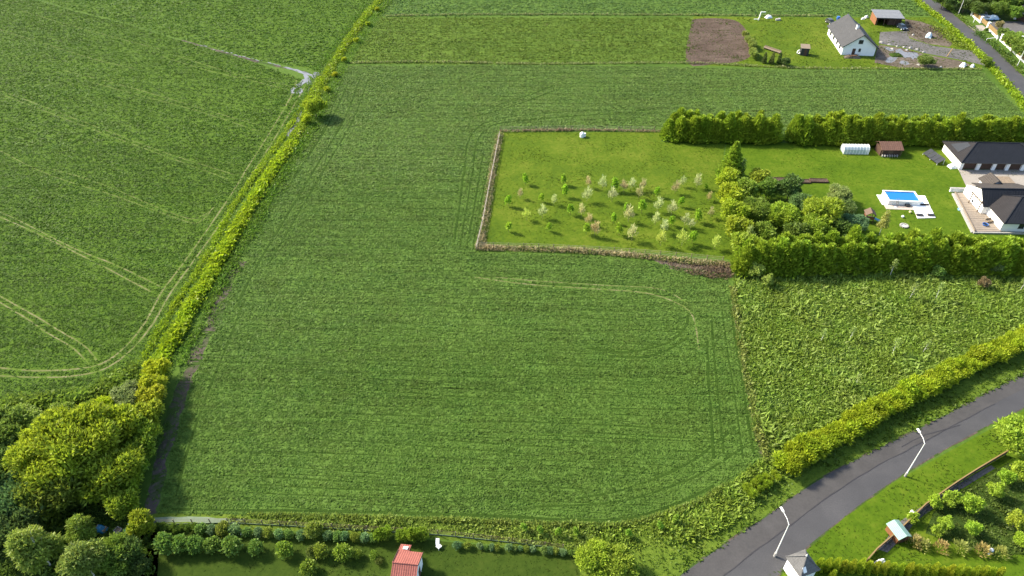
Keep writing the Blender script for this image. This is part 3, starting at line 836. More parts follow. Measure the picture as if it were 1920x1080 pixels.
# road verges in the north
band(smooth(PL([(1718, 2), (1770, 44), (1822, 90), (1868, 138), (1912, 190), (1965, 262)]), 5), 3.0, 16, .8, (.22, .30, .014), 'verge_grass', 42, 4)
band(smooth(PL([(1755, 52), (1790, 80), (1828, 94)]), 5), 5.0, 14, .7, (.16, .21, .02), 'verge_grass', 43, 4)
band(smooth(PL([(1758, 0), (1816, 46), (1872, 93), (1916, 138)]), 5), 2.0, 10, .6, (.12, .18, .02), 'verge_grass', 44, 4)
band(smooth(PL([(1830, 62), (1868, 90), (1910, 128)]), 5), 3.4, 14, .6, (.07, .125, .02), 'verge_grass', 45, 4)
# dry grass and dead stalks round the orchard
of_l = smooth(PL([(900, 468), (912, 400), (924, 320), (938, 250)]), 5); of_b = smooth(PL([(897, 466), (1000, 468), (1100, 472), (1230, 484), (1300, 492), (1362, 497)]), 5); of_t = smooth(PL([(938, 247), (1080, 245), (1238, 247)]), 5)
band(of_l, 1.4, 40, .42, (.33, .275, .15), 'dry_grass', 46, 4, .2)
band(of_b, 1.9, 44, .50, (.34, .285, .15), 'dry_grass', 47, 4, .2)
band(of_t, 1.1, 16, .50, (.26, .19, .115), 'dry_grass', 48, 4, .2)
band(of_b, 2.0, 18, .45, (.14, .18, .03), 'margin_grass', 49, 4, .3)
band(of_l, 1.8, 16, .4, (.12, .16, .03), 'margin_grass', 50, 4, .3)
cover('dead_stalks', PL([(1228, 486), (1300, 488), (1368, 498), (1372, 522), (1330, 522), (1262, 506)]), 7, .8, (.14, .095, .06), 4, .08, 51)
cover('dead_stalks', PL([(1700, 38), (1730, 42), (1762, 56), (1786, 78), (1740, 78), (1708, 66)]), 1.4, .6, (.10, .07, .05), 4, .10, 52)

# ------------------------------------------------------------------ buildings
M['slate'] = tile_mat('grey_roof_tiles', (.060, .060, .062), .34, .36, 'y')
M['dark_roof'] = tile_mat('dark_roof_tiles', (.016, .018, .023), .34, .38)
M['lit_tone_roof'] = tile_mat('dark_roof_tiles_lit', (.024, .022, .023), .34, .38, 'y')  # same dark tiles, lighter and warmer: sunlight put into the hip colour
M['lit_rear_roof'] = tile_mat('lit_rear_tiles', (.062, .053, .046), .34, .38)  # rear slopes of the dark roof, lightened and browned to paint in sunlight
M['red_roof'] = tile_mat('red_roof_tiles', (.26, .090, .072), .30, .36)
M['sheet_roof'] = tile_mat('grey_sheet_roof', (.17, .175, .185), .40, 3.0, rough=.45, var=.15)
M['orange_wood'] = solid('orange_boards', (.20, .085, .036), .7, .25, 2)
M['shed_roof'] = tile_mat('brown_roof_sheet', (.135, .075, .055), .5, .5, rough=.7)
M['deckwood'] = solid('terrace_boards', (.23, .19, .15), .8, .2, 1.2, wear=(.22, .165, .12))
M['timber'] = solid('dark_timber', (.11, .07, .045), .7, .3, 3)

def window(parent, x0, x1, z0, z1, y=0.0, face='y', name='window', sill=True):
    """a window standing proud of the wall by its frame, pane set back in it; face 'y' looks to -y, 'x' to -x"""
    f = MB(); w = .09
    def bx(mb, a0, a1, d0, d1, c0, c1):
        return mb.box(a0, a1, d0, d1, c0, c1) if face == 'y' else mb.box(d0, d1, a0, a1, c0, c1)
    for a0, a1, c0, c1 in ((x0, x0 + w, z0, z1), (x1 - w, x1, z0, z1), (x0 + w, x1 - w, z0, z0 + w), (x0 + w, x1 - w, z1 - w, z1), ((x0 + x1) / 2 - .04, (x0 + x1) / 2 + .04, z0 + w, z1 - w)):
        bx(f, a0, a1, y - .06, y + .04, c0, c1)
    fo = f.build(name, M['black'], parent)
    bx(MB(), x0 + w, x1 - w, y - .025, y + .01, z0 + w, z1 - w).build('pane', M['glass'], fo)
    if sill: bx(MB(), x0 - .06, x1 + .06, y - .14, y - .003, z0 - .08, z0 - .002).build('sill', M['concrete'], fo)
    return fo

def gable_walls(name, W, L, h, ridge, mat, parent, t=.3):
    """closed gabled body, front gable at y=0, ridge along y"""
    p = [(0, 0), (W, 0), (W, h), (W / 2, ridge), (0, h)]
    m = MB(); m.prism(p, 0, L); o = m.build(name, mat, parent); fix_normals(o); return o

# --- the white house with the grey roof
HW, HL = 10.3, 18.6
hx, hy = P(1577, 103)
house = thing('house', 'white gabled house with grey roof beside dirt yard near the top road', 'house', (hx, hy), R(-5.5))
gable_walls('wall', HW, HL, 3.0, 6.75, M['render'], house)
sl = (6.75 - 3.0) / (HW / 2); ov = .62
for side in (-1, 1):
    e = -ov if side < 0 else HW + ov
    zE = 3.0 - sl * ov + .06; zR = 6.75 + .06
    pts = [(e, -ov, zE), (HW / 2, -ov, zR), (HW / 2, HL + ov, zR), (e, HL + ov, zE)]
    if side > 0: pts = pts[::-1]
    ro = MB().slab([(a, b, c + .18) for a, b, c in pts], .18).build('roof', M['slate'] if side < 0 else M['slate'], house); fix_normals(ro)
    g = MB().tube([(e - side * -.06, -ov, zE + .1), (e - side * -.06, HL + ov, zE + .1)], .08, 6).build('gutter', M['black'], house)
    MB().prism([(e, zE - .1), (HW / 2, zR - .1), (HW / 2, zR + .2), (e, zE + .2)], -ov - .05, -ov - .005).build('barge_board', M['black'], house)
MB().prism([(HW / 2 - .22, 6.93), (HW / 2, 7.08), (HW / 2 + .22, 6.93)], -ov, HL + ov).build('ridge_cap', M['black'], house)
ch = MB(); ch.box(HW / 2 - .75, HW / 2 - .05, 5.6, 6.5, 6.4, 7.9); ch.build('chimney', M['render'], house)
chc = MB(); chc.box(HW / 2 - .85, HW / 2 + .05, 5.5, 6.6, 7.9, 8.05); chc.build('chimney_cap', M['black'], house)
window(house, 4.3, 5.7, 3.9, 5.1, -.003)
window(house, 5.0, 5.7, 1.3, 2.3, -.003)
d = MB().box(3.1, 4.1, -.06, .02, .15, 2.25).build('door', M['brown'], house); MB().cbox(3.98, -.10, 1.15, .06, .07, .16).build('handle', M['galv'], d)
MB().box(2.7, 4.5, -1.2, -.01, 0, .15).build('doorstep', M['concrete'], house)
for y0 in (2.5, 6.2, 10.5, 14.5): window(house, y0, y0 + 1.5, 1.0, 2.3, -.003, 'x')
rw = MB().slab([(8.3, 3.2, 4.72), (9.0, 3.2, 4.21), (9.0, 4.3, 4.21), (8.3, 4.3, 4.72)][::-1], .05)
rwo = rw.build('roof_vent', M['black'], house); rwo.location.z = .42; fix_normals(rwo)

# --- carport
cx, cy = P(1640, 47)
car_port = thing('carport', 'dark open carport with grey sheet roof and orange side wall behind white house', 'carport', (cx, cy), R(-6))
MB().box(0, .14, 0, 6.2, 0, 2.75).build('side_wall', M['orange_wood'], car_port)
MB().box(.141, 8.8, 6.05, 6.2, 0, 2.95).build('back_wall', M['brown'], car_port)
MB().box(4.4, 4.52, .6, 6.0, 0, 2.7).build('partition', M['brown'], car_port)
MB().box(8.7, 8.82, 0.4, 6.0, 0, 2.7).build('side_wall', M['brown'], car_port)
for x in (.5, 2.9, 6.5, 8.6): MB().box(x - .08, x + .08, -.02, .14, 0, 2.62).build('post', M['timber'], car_port)
ro = MB().slab([(-.4, -.8, 2.86), (9.3, -.8, 2.86), (9.3, 6.7, 3.35), (-.4, 6.7, 3.35)], .14).build('roof', M['sheet_roof'], car_port); fix_normals(ro)
MB().box(-.42, 9.32, -.86, -.81, 2.55, 2.90).build('fascia', M['black'], car_port)
MB().box(4.55, 8.65, .5, .58, .05, 2.4).build('board_door', M['brown'], car_port)

# --- privy with a pitched roof on the yard grass
x, y = P(1500, 104)
pv = thing('garden_hut', 'small dark hut with pale slanted roof standing alone on the yard grass', 'hut', (x, y), R(-10))
MB().box(0, 2.5, 0, 2.2, 0, 2.3).build('wall', M['black'], pv)
MB().box(1.0, 1.9, -.05, -.003, .05, 1.95).build('door', M['brown'], pv)
fix_normals(MB().slab([(-.25, -.1, 2.45), (2.7, -.1, 2.45), (2.7, 2.4, 3.0), (-.25, 2.4, 3.0)], .12).build('roof', M['wood'], pv))
tyre = thing('tyre', 'white ring leaning beside the dark hut on the yard grass', 'tyre', P(1497, 101), .4)
m = MB()
for i in range(16):
    a, b = 2 * pi * i / 16, 2 * pi * (i + 1) / 16
    m.beam((cos(a) * .6, 0, .62 + sin(a) * .6), (cos(b) * .6, 0, .62 + sin(b) * .6), .28)
m.build('ring', M['white'], tyre); MB().cbox(0, 0, -.01, .5, .2, .05).build('chock', M['wood'], tyre)

# --- the long garage
gx, gy = P(1797, 318)
GL, GD = 19.5, 9.6
ga = thing('garage', 'long white garage with dark hipped roof and brown doors below the tall hedge', 'garage', (gx, gy), R(-2.0))
MB().box(0, .3, 0, GD, 0, 2.35).build('wall', M['render'], ga)
MB().box(.301, GL, GD - .3, GD, 0, 2.35).build('wall', M['render'], ga)
MB().box(GL + .001, GL + .3, 0, GD, 0, 2.35).build('wall', M['render'], ga)
MB().box(.302, GL, .5, .7, 1.9, 2.34).build('lintel', M['render'], ga)
pil = [.301, 4.1, 7.9, 11.2, 15.0]
for i, x in enumerate(pil):
    w = .5 if i == 0 else .85
    MB().box(x, x + w, -.02, .7, 0, 2.32).build('pillar', M['render'], ga)
    x1 = pil[i + 1] if i + 1 < len(pil) else GL
    dd = MB()
    for k in range(4): dd.box(x + w + .002, x1 - .002, .44 + .01 * (k % 2), .5, .02 + k * .47, .47 + k * .47)
    dd.build('garage_door', M['brown'], ga)
o1 = .55; zE, zR = 2.38, 5.1; e0, e1, f0, f1 = -o1, GL + o1, -.75, GD + o1
r0, r1, ym = 4.6, GL - 4.6, (f0 + f1) / 2
for nm, pts in (('front', [(e0, f0, zE), (e1, f0, zE), (r1, ym, zR), (r0, ym, zR)]), ('back', [(e1, f1, zE), (e0, f1, zE), (r0, ym, zR), (r1, ym, zR)]),
                ('hip', [(e0, f1, zE), (e0, f0, zE), (r0, ym, zR)]), ('hip', [(e1, f0, zE), (e1, f1, zE), (r1, ym, zR)])):
    o = MB().slab(pts, .14).build('roof', M['dark_roof'] if nm != 'hip' else M['lit_tone_roof'], ga); fix_normals(o)
for a, b in (((e0, f0, zE), (r0, ym, zR)), ((e0, f1, zE), (r0, ym, zR)), ((r0, ym, zR), (r1, ym, zR)), ((e1, f0, zE), (r1, ym, zR))):
    MB().beam((a[0], a[1], a[2] + .05), (b[0], b[1], b[2] + .05), .2, .12).build('ridge_cap', M['dark_roof'], ga)
MB().box(e0, e1, f0 - .1, f0 - .005, zE - .16, zE + .02).build('gutter', M['black'], ga)
sp = MB(); k_ = 0
def on_hip(u, v): return (e0 + u * (r0 - e0), f0 + (f1 - f0) * v, zE + u * (zR - zE) + .06)
sp.slab([on_hip(.18, .40), on_hip(.72, .46), on_hip(.72, .62), on_hip(.18, .78)][::-1], .05); fix_normals(sp.build('solar_panel', M['black'], ga))

# --- the house with the terrace
def G(u, v, z=0): return P(u, v, z)
bx0, by0 = P(1873, 434)
h2 = thing('house', 'white house with dark roofs, pergola side and terrace at the right edge', 'house', (bx0, by0), R(-2.0))
# front wing: hipped, 12 m deep; rear wing: gable with its ridge along x
FW, FD = 14.0, 11.5
MB().box(0, .35, 0, FD, 0, 2.6).build('wall', M['render'], h2)
MB().box(.36, FW, 0, .3, 0, 2.6).build('wall', M['render'], h2)
MB().box(.36, FW, FD - .3, FD, 0, 2.6).build('wall', M['render'], h2)
zE, zR = 2.62, 5.6; e0, f0, f1 = -.35, -.75, FD + .2; ym = 5.4; rx = 5.2
for nm, pts in (('a', [(e0, f0, zE), (FW, f0, zE), (FW, ym, zR), (rx, ym, zR)]), ('h', [(e0, f1, zE), (e0, f0, zE), (rx, ym, zR)]), ('b', [(FW, f1, zE), (e0, f1, zE), (rx, ym, zR), (FW, ym, zR)])):
    o = MB().slab(pts, .14).build('roof', M['dark_roof'] if nm != 'h' else M['lit_tone_roof'], h2); fix_normals(o)
for a, b in (((e0, f0, zE), (rx, ym, zR)), ((e0, f1, zE), (rx, ym, zR)), ((rx, ym, zR), (FW, ym, zR))):
    MB().beam((a[0], a[1], a[2] + .05), (b[0], b[1], b[2] + .05), .2, .12).build('ridge_cap', M['dark_roof'], h2)
window(h2, 3.6, 4.8, .9, 2.2, -.003)
fix_normals(MB().prism([(5.4, 2.9), (9.0, 2.9), (7.2, 4.3)], .2, .5).build('dormer_wall', M['render'], h2))
for s in (-1, 1):
    pts = [(7.2, -.35, 4.45), (7.2 + s * 2.3, -.35, 2.85), (7.2 + s * 2.3, 2.6, 2.85), (7.2, 4.6, 4.45)]
    fix_normals(MB().slab([(a, b, c + .42) for a, b, c in pts], .12).build('dormer_roof', M['lit_tone_roof'], h2))
# rear wing
X0, X1, Y0, Y1 = -1.6, 10.5, 6.4, 15.0
fix_normals(MB().prism([(Y0, 0), (Y1, 0), (Y1, 2.6), (9.1, 5.0), (Y0, 2.6)], X0 + .4, X0 + .75, 'x').build('wall', M['render'], h2))
MB().box(X0 + 2.4, X1, Y1 - .3, Y1, 0, 2.6).build('wall', M['render'], h2)
MB().box(X0 + .76, X1, Y0, Y0 + .3, 0, 2.6).build('wall', M['render'], h2)
yc = 9.1; zr = 5.25
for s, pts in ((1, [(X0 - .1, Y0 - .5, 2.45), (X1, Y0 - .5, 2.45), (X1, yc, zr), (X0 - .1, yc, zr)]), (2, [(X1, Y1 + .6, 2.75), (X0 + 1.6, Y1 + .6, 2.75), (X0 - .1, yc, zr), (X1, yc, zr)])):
    fix_normals(MB().slab([(a, b, c + .12) for a, b, c in pts], .14).build('roof', M['dark_roof'] if s == 1 else M['lit_rear_roof'], h2))
MB().box(X0 - .1, X1, yc - .14, yc + .14, zr + .05, zr + .2).build('ridge_cap', M['dark_roof'], h2)
# rear gabled porch
fix_normals(MB().prism([(3.4, 0), (7.2, 0), (7.2, 2.6), (5.3, 4.0), (3.4, 2.6)], 15.01, 18.0).build('porch_wall', M['render'], h2))
for s in (-1, 1):
    pts = [(5.3, 14.4, 4.15), (5.3 + s * 2.3, 14.4, 2.55), (5.3 + s * 2.3, 18.4, 2.55), (5.3, 18.4, 4.15)]
    fix_normals(MB().slab(pts, .12).build('porch_roof', M['lit_rear_roof'], h2))

# --- terrace
tp = [P(*q) for q in ((1789, 364), (1826, 437), (1874, 437), (1862, 405), (1852, 364))]
tx, ty = tp[0]
ter = thing('terrace', 'raised tan boarded terrace wrapping the left side of the white house', 'terrace', (tx, ty))
tl = [(a - tx, b - ty) for a, b in tp]
fix_normals(MB().slab([(a, b, .38) for a, b in tl], .36).build('base', M['concrete'], ter))
# boards across the terrace
L0, L1 = Vector(tl[0]), Vector(tl[1]); Rr0, Rr1 = Vector((tl[4][0] + .6, tl[4][1])), Vector((tl[2][0] + .2, tl[2][1]))
nb = 22
def lerp(a, b, t): return a + (b - a) * t
for i in range(nb):
    t0, t1 = (i + .06) / nb, (i + .94) / nb
    a, b, c, d_ = lerp(L0, L1, t0), lerp(L0, L1, t1), lerp(Rr0, Rr1, t1), lerp(Rr0, Rr1, t0)
    fix_normals(MB().slab([(*b, .42 + .006 * (i % 3)), (*c, .42 + .006 * (i % 3)), (*d_, .42 + .006 * (i % 3)), (*a, .42 + .006 * (i % 3))], .036).build('board', M['deckwood'], ter))
MB().beam((*L0, .62), (*L1, .62), .22, .22).build('edge_beam', M['wood'], ter)
MB().beam((L0.x - .35, L0.y, .16), (L1.x - .35, L1.y, .16), .5, .3).build('edge_wall', M['concrete'], ter)
MB().beam((L1.x - .3, L1.y - .2, .2), (tl[2][0] + 6, tl[2][1] - .45, .2), .3, .36).build('edge_wall', M['concrete'], ter)
w0 = Vector(P(1780, 359)); w1 = Vector(P(1811, 360))
gw = thing('garden_wall', 'low white wall with dark top at the terrace corner by the paved court', 'wall', (w0.x, w0.y))
MB().beam((0, 0, .4), (w1.x - w0.x, w1.y - w0.y, .4), .35, .8).build('wall', M['white'], gw)
MB().beam((0, .18, .86), (w1.x - w0.x, w1.y - w0.y + .18, .86), .6, .1).build('coping', M['concrete'], gw)

# pergola posts and braces by the gable
pg = thing('pergola', 'dark timber pergola leaning frame over the terrace by the white gable', 'pergola', (*P(1838, 395), .45))
for a in ((-1.6, -1.2), (-1.6, 2.6), (1.0, -1.2), (1.0, 2.6)): MB().beam((*a, 0), (*a, 2.5), .16).build('post', M['timber'], pg)
for x in (-1.6, 1.0): MB().beam((x, -1.7, 2.58), (x, 3.2, 2.58), .16).build('beam', M['timber'], pg)
for y in (-1.4, .8, 2.9): MB().beam((-2.0, y, 2.74), (2.6, y, 2.74), .14).build('rafter', M['timber'], pg)
MB().beam((-1.6, -1.2, 2.4), (1.0, 1.6, 2.55), .12).build('brace', M['timber'], pg)
def furniture(kind, label, u, v, z=.45):
    t = thing(kind, label, kind.split('_')[-1], (*P(u, v, z), z), random.random())
    return t
t = furniture('garden_table', 'dark round table on the terrace beneath the timber pergola', 1829, 378)
m = MB(); m.lathe([(.0, .70), (.75, .70), (.75, .75), (.0, .76)], 14); m.build('tabletop', M['black'], t); MB().tube([(0, 0, 0), (0, 0, .7)], .07).build('leg', M['black'], t)
def chair(label, u, v, mat, rz, grp=None):
    t = thing('garden_chair', label, 'chair', (*P(u, v, .45), .45), rz, grp)
    MB().box(-.25, .25, -.25, .25, .40, .46).build('seat', M[mat], t); MB().box(-.25, .25, .22, .27, .46, .92).build('backrest', M[mat], t)
    for sx in (-.21, .21):
        for sy in (-.21, .21): MB().box(sx - .025, sx + .025, sy - .025, sy + .025, 0, .398).build('leg', M[mat], t)
    return t
chair('dark garden chair left of the round terrace table', 1823, 381, 'black', .6)
chair('dark garden chair in front of the round terrace table', 1830, 386, 'black', 3.3)
parasol_b = thing('parasol', 'closed dark parasol standing behind the round terrace table', 'parasol', (*P(1822, 375, .45), .45))
MB().tube([(0, 0, 0), (0, 0, 2.4)], .035).build('pole', M['black'], parasol_b); MB().lathe([(.22, .9), (.26, 1.2), (.12, 2.1), (.03, 2.45)], 10).build('canopy', M['black'], parasol_b); MB().lathe([(.35, 0), (.35, .08), (.1, .1)], 10).build('base', M['concrete'], parasol_b)
bb = thing('tub', 'small blue round tub on terrace boards in front of white gable', 'tub', (*P(1847, 422, .46), .46))
M['blue'] = solid('blue_plastic', (.035, .13, .42), .4, .1, 2)
MB().lathe([(.5, 0), (.62, .32), (.55, .33), (.46, .06)], 14).build('tub', M['blue'], bb); MB().lathe([(.5, .2), (.51, .21)], 14).build('water', M['glass'], bb)
gr = thing('garden_sofa', 'brown slatted garden sofa near the blue tub on the terrace', 'sofa', (*P(1854, 416, .46), .46), .3)
MB().box(-.8, .8, -.35, .35, .2, .42).build('seat', M['wood'], gr); MB().box(-.8, .8, .36, .44, .2, .85).build('backrest', M['wood'], gr)
for sx in (-.72, .72): MB().box(sx - .05, sx + .05, -.3, .3, 0, .198).build('leg', M['wood'], gr)
bt = thing('tub', 'small pale blue tub on the lawn left of the terrace', 'tub', P(1800, 394))
M['paleblue'] = solid('pale_blue_plastic', (.30, .50, .72), .4, .08, 2)
MB().lathe([(.5, 0), (.6, .3), (.55, .31), (.45, .08)], 12).build('tub', M['paleblue'], bt); MB().lathe([(.47, .15), (.48, .16)], 12).build('water', M['paleblue'], bt)
ld_ = thing('timber_stack', 'rack of brown planks lying on the court behind the roof', 'planks', P(1882, 338), R(-2))
for i in range(9): MB().box(-1.9 + i * .43, -1.52 + i * .43, -1.6, 1.5, .12, .2 + .02 * (i % 2)).build('plank', M['wood'], ld_)
MB().box(-2.0, 2.0, -1.2, -1.0, 0, .118).build('bearer', M['timber'], ld_); MB().box(-2.0, 2.0, .9, 1.1, 0, .118).build('bearer', M['timber'], ld_)
tb = thing('tarp_bundle', 'white tarpaulin covered heap at the left corner of the garage', 'tarpaulin', P(1787, 313), .2)
def heap(name, w, d, h, mat, parent, seed=1, n=9):
    r = random.Random(seed); m = MB(); g = []
    for j in range(n):
        row = []
        for i in range(n):
            a, b = i / (n - 1) * 2 - 1, j / (n - 1) * 2 - 1
            z = h * max(0, (1 - abs(a) ** 3.2)) * max(0, (1 - abs(b) ** 3.2)) * r.uniform(.8, 1.15)
            row.append(len(m.v)); m.v.append((a * w / 2 * r.uniform(.94, 1.06), b * d / 2 * r.uniform(.94, 1.06), z if z > 0 else .0))
        g.append(row)
    for j in range(n - 1):
        for i in range(n - 1): m.f.append((g[j][i], g[j][i + 1], g[j + 1][i + 1], g[j + 1][i]))
    return m.build(name, mat, parent)
M['tarp'] = solid('white_tarpaulin', (.75, .76, .76), .5, .08, 2); M['tarp_blue'] = solid('blue_tarpaulin', (.02, .16, .32), .45, .15, 2); M['tarp_green'] = solid('green_tarpaulin', (.012, .10, .065), .5, .15, 2); M['tarp_pale'] = solid('pale_tarpaulin', (.42, .52, .58), .5, .1, 2)
heap('cover', 2.6, 1.8, 1.0, M['tarp'], tb, 3); MB().cbox(1.6, .3, 0, .5, .5, .7).build('box', M['galv'], tb)

# --- things on the lawn
x, y = P(1581, 289)
gh = thing('greenhouse', 'small pale see-through greenhouse with arched roof by the tall hedge', 'greenhouse', (x, y), R(-2))
m_, nt_, b_ = new_mat('clear_plastic'); b_.inputs['Base Color'].default_value = (.66, .74, .76, 1); b_.inputs['Roughness'].default_value = .12; b_.inputs['Alpha'].default_value = .62; M['plastic'] = m_
prof = [(0, 0), (0, 1.3), (.35, 1.85), (1.2, 2.15), (2.05, 1.85), (2.4, 1.3), (2.4, 0)]
nseg = 8; GHL = 6.3
for i in range(nseg):
    pn = MB(); a, b = i * GHL / nseg + .04, (i + 1) * GHL / nseg - .04
    for p, q in zip(prof[:-1], prof[1:]): pn.face([(a, p[0], p[1]), (b, p[0], p[1]), (b, q[0], q[1]), (a, q[0], q[1])])
    fix_normals(pn.build('panel', M['plastic'], gh))
for i in range(nseg + 1):
    rb = MB()
    for p, q in zip(prof[:-1], prof[1:]): rb.beam((i * GHL / nseg, p[0], p[1]), (i * GHL / nseg, q[0], q[1]), .07)
    rb.build('rib', M['white'], gh)
for xx in (0.02, GHL - .02): fix_normals(MB().face([(xx, a, b) for a, b in prof]).build('end_panel', M['plastic'], gh))
MB().box(1.0, 2.0, .6, 1.0, 0, .5).build('planter', M['wood'], gh)
x, y = P(1648, 293)
sh = thing('shed', 'brown shed with ribbed brown roof next to the greenhouse', 'shed', (x, y), R(-1))
MB().box(.2, 5.2, .3, 3.6, 0, 1.95).build('wall', M['brown'], sh)
fix_normals(MB().slab([(-.1, -.5, 2.0), (5.5, -.5, 2.0), (5.5, 2.2, 3.1), (-.1, 2.2, 3.1)], .1).build('roof', M['shed_roof'], sh)); fix_normals(MB().slab([(5.5, 4.1, 2.0), (-.1, 4.1, 2.0), (-.1, 2.2, 3.1), (5.5, 2.2, 3.1)], .1).build('roof', M['shed_roof'], sh))
MB().box(2.2, 3.3, .24, .297, .05, 1.85).build('door', M['timber'], sh)
for xx in (.3, 5.1): MB().beam((xx, -.35, 0), (xx, -.35, 1.92), .12).build('post', M['timber'], sh)
fw = thing('log_pile', 'pale log pile stacked under the front eave of the brown shed', 'logs', (x + .6, y - .35))
for i in range(14): MB().tube([(.1 + (i % 7) * .62, -.2, .16 + (i // 7) * .26), (.1 + (i % 7) * .62, .3, .16 + (i // 7) * .26)], .14, 7).build('log', M['concrete'], fw)
x, y = P(1756, 310)
so = thing('solar_rack', 'tilted rack of dark solar panels standing on the lawn beside the garage', 'solar rack', (x, y), R(13))
for i in range(4):
    a = i * 1.4
    fix_normals(MB().slab([(0, a, .5 + 0), (2.0, a, 1.5), (2.0, a + 1.3, 1.5), (0, a + 1.3, .5)], .06).build('panel', M['black'], so))
for yy in (0.1, 2.7, 5.4):
    MB().beam((1.9, yy, 0), (1.9, yy, 1.42), .08).build('post', M['galv'], so); MB().beam((.1, yy, 0), (.1, yy, .44), .08).build('post', M['galv'], so); MB().beam((0, yy, .40), (2.0, yy, 1.40), .07).build('rail', M['galv'], so)
# pool
x, y = P(1664, 384)
po = thing('swimming_pool', 'rectangular above-ground pool with white walls and bright blue water', 'pool', (x, y), R(-4))
PW, PD, PH = 7.2, 4.3, 1.15
m = MB(); m.box(.0, PW, 0, .12, 0, PH); m.box(0, PW, PD - .12, PD, 0, PH); m.box(0, .12, .121, PD - .121, 0, PH); m.box(PW - .12, PW, .121, PD - .121, 0, PH); m.build('wall', M['white'], po)
m = MB(); m.box(-.12, PW + .12, -.12, .22, PH, PH + .08); m.box(-.12, PW + .12, PD - .22, PD + .12, PH, PH + .08); m.box(-.12, .22, .221, PD - .221, PH, PH + .08); m.box(PW - .22, PW + .12, .221, PD - .221, PH, PH + .08); m.build('rim', M['white'], po)
mw, nt_, b_ = new_mat('pool_water'); b_.inputs['Base Color'].default_value = (.010, .15, .46, 1); b_.inputs['Roughness'].default_value = .06
co_ = nd(nt_, 'ShaderNodeTexCoord').outputs['Object']; bump(nt_, noise(nt_, co_, 2.5, 3), .25, .03, b_)
MB().box(.121, PW - .121, .121, PD - .121, .2, PH - .14).build('water', mw, po)
lad = MB()
for xx in (1.5, 1.95): lad.beam((xx, -1.1, 0), (xx, -.1, PH + .75), .06)
for k in range(4): lad.beam((1.5, -.95 + k * .22, .25 + k * .38), (1.95, -.95 + k * .22, .25 + k * .38), .05)
lad.build('ladder', M['wood'], po)
pd = thing('pool_deck', 'white L-shaped paved platform beside the blue pool', 'platform', (x, y), R(-4))
M['stonepink'] = solid('pale_slabs', (.42, .35, .30), .8, .12, 1.0)
dk = [P(1727, 363), P(1733, 361), P(1755, 408), P(1722, 410), P(1708, 386), P(1724, 386)]
for i in range(7):
    t0, t1 = i / 7, (i + 1) / 7
    a, b = Vector(P(1709 + 11 * t0, 383 + 27 * t0)), Vector(P(1709 + 11 * t1, 383 + 27 * t1)); c, d_ = Vector(P(1741 + 13 * t1, 383 + 26 * t1)), Vector(P(1741 + 13 * t0, 383 + 26 * t0))
    inv = lambda q: (((q[0] - x) * cos(R(4)) - (q[1] - y) * sin(R(4))), ((q[0] - x) * sin(R(4)) + (q[1] - y) * cos(R(4))))
    g = .03
    fix_normals(MB().slab([(*inv(lerp(a, b, .03)), .14), (*inv(lerp(a, b, .97)), .14), (*inv(lerp(d_, c, .97)), .14), (*inv(lerp(d_, c, .03)), .14)], .14).build('slab', M['white'], pd))
ra, rb2 = inv(P(1731, 362)), inv(P(1742, 384))
for i in range(4):
    y0, y1 = .0 + i * 1.1 + .03, .0 + (i + 1) * 1.1 - .03
    xr = lambda yy: ra[0] + (rb2[0] - ra[0]) * (ra[1] - yy) / (ra[1] - rb2[1])
    fix_normals(MB().slab([(PW + .14, y0, .14), (xr(y0), y0, .14), (xr(y1), y1, .14), (PW + .14, y1, .14)], .14).build('slab', M['white'], pd))
MB().box(-.9, PW - 1.4, -1.9, -.14, 0, .08).build('front_slab', M['stonepink'], pd); MB().box(-1.2, -.02, -.13, PD - .2, 0, .085).build('side_slab', M['white'], pd)
def lounger(label, u, v):
    t = thing('sun_lounger', label, 'lounger', (*P(u, v, .15), .15), R(-4))
    MB().box(-.7, .7, -.35, .35, .22, .32).build('mattress', M['black'], t); MB().box(-.75, .75, -.38, .38, .14, .218).build('frame', M['wood'], t)
    for sx in (-.65, .65): MB().box(sx - .05, sx + .05, -.33, .33, 0, .138).build('leg', M['wood'], t)
lounger('dark low lounger at the left front corner of the white platform', 1724, 404); lounger('dark low lounger at the right front corner of the white platform', 1745, 404)
pp = thing('pool_pump', 'dark pump box at the front wall of the pool', 'pump', P(1701, 387)); MB().box(-.5, .5, -.35, .35, 0, .55).build('housing', M['black'], pp); MB().tube([(-.2, .3, .3), (-.2, .9, .5)], .05).build('hose', M['rubber'], pp)
to = thing('towel', 'crumpled white towel bundle on slabs before the pool ladder', 'towel', P(1680, 389)); heap('cloth', .8, .55, .25, M['tarp'], to, 5, 6)
fp = thing('fire_pit', 'round stone fire pit with pale ash on the lawn below the pool', 'fire pit', P(1695, 424))
for i in range(14):
    a = i * 2 * pi / 14; MB().cbox(cos(a) * .75, sin(a) * .75, 0, .32, .28, .28).build('stone', M['concrete'], fp)
MB().lathe([(.6, .06), (.4, .12), (.1, .16)], 12).build('ash', M['galv'], fp)
bl = thing('ball', 'small white ball lying on the lawn above the fire pit', 'ball', P(1692, 408)); MB().lathe([(.05, .0), (.25, .1), (.32, .3), (.25, .5), (.05, .6)], 10).build('shell', M['white'], bl); MB().lathe([(.325, .27), (.325, .33)], 10).build('stripe', M['galv'], bl)
b2 = thing('ball', 'small yellow-white ball on grass before the pool slabs', 'ball', P(1706, 399)); M['cream'] = solid('cream_plastic', (.72, .66, .30), .5, .05, 2); MB().lathe([(.05, .0), (.25, .1), (.3, .25), (.25, .4), (.05, .5)], 10).build('shell', M['cream'], b2)
x, y = P(1620, 418)
ph = thing('playhouse', 'brown wooden playhouse tower with blue slide among shrubs', 'playhouse', (x, y), R(-10))
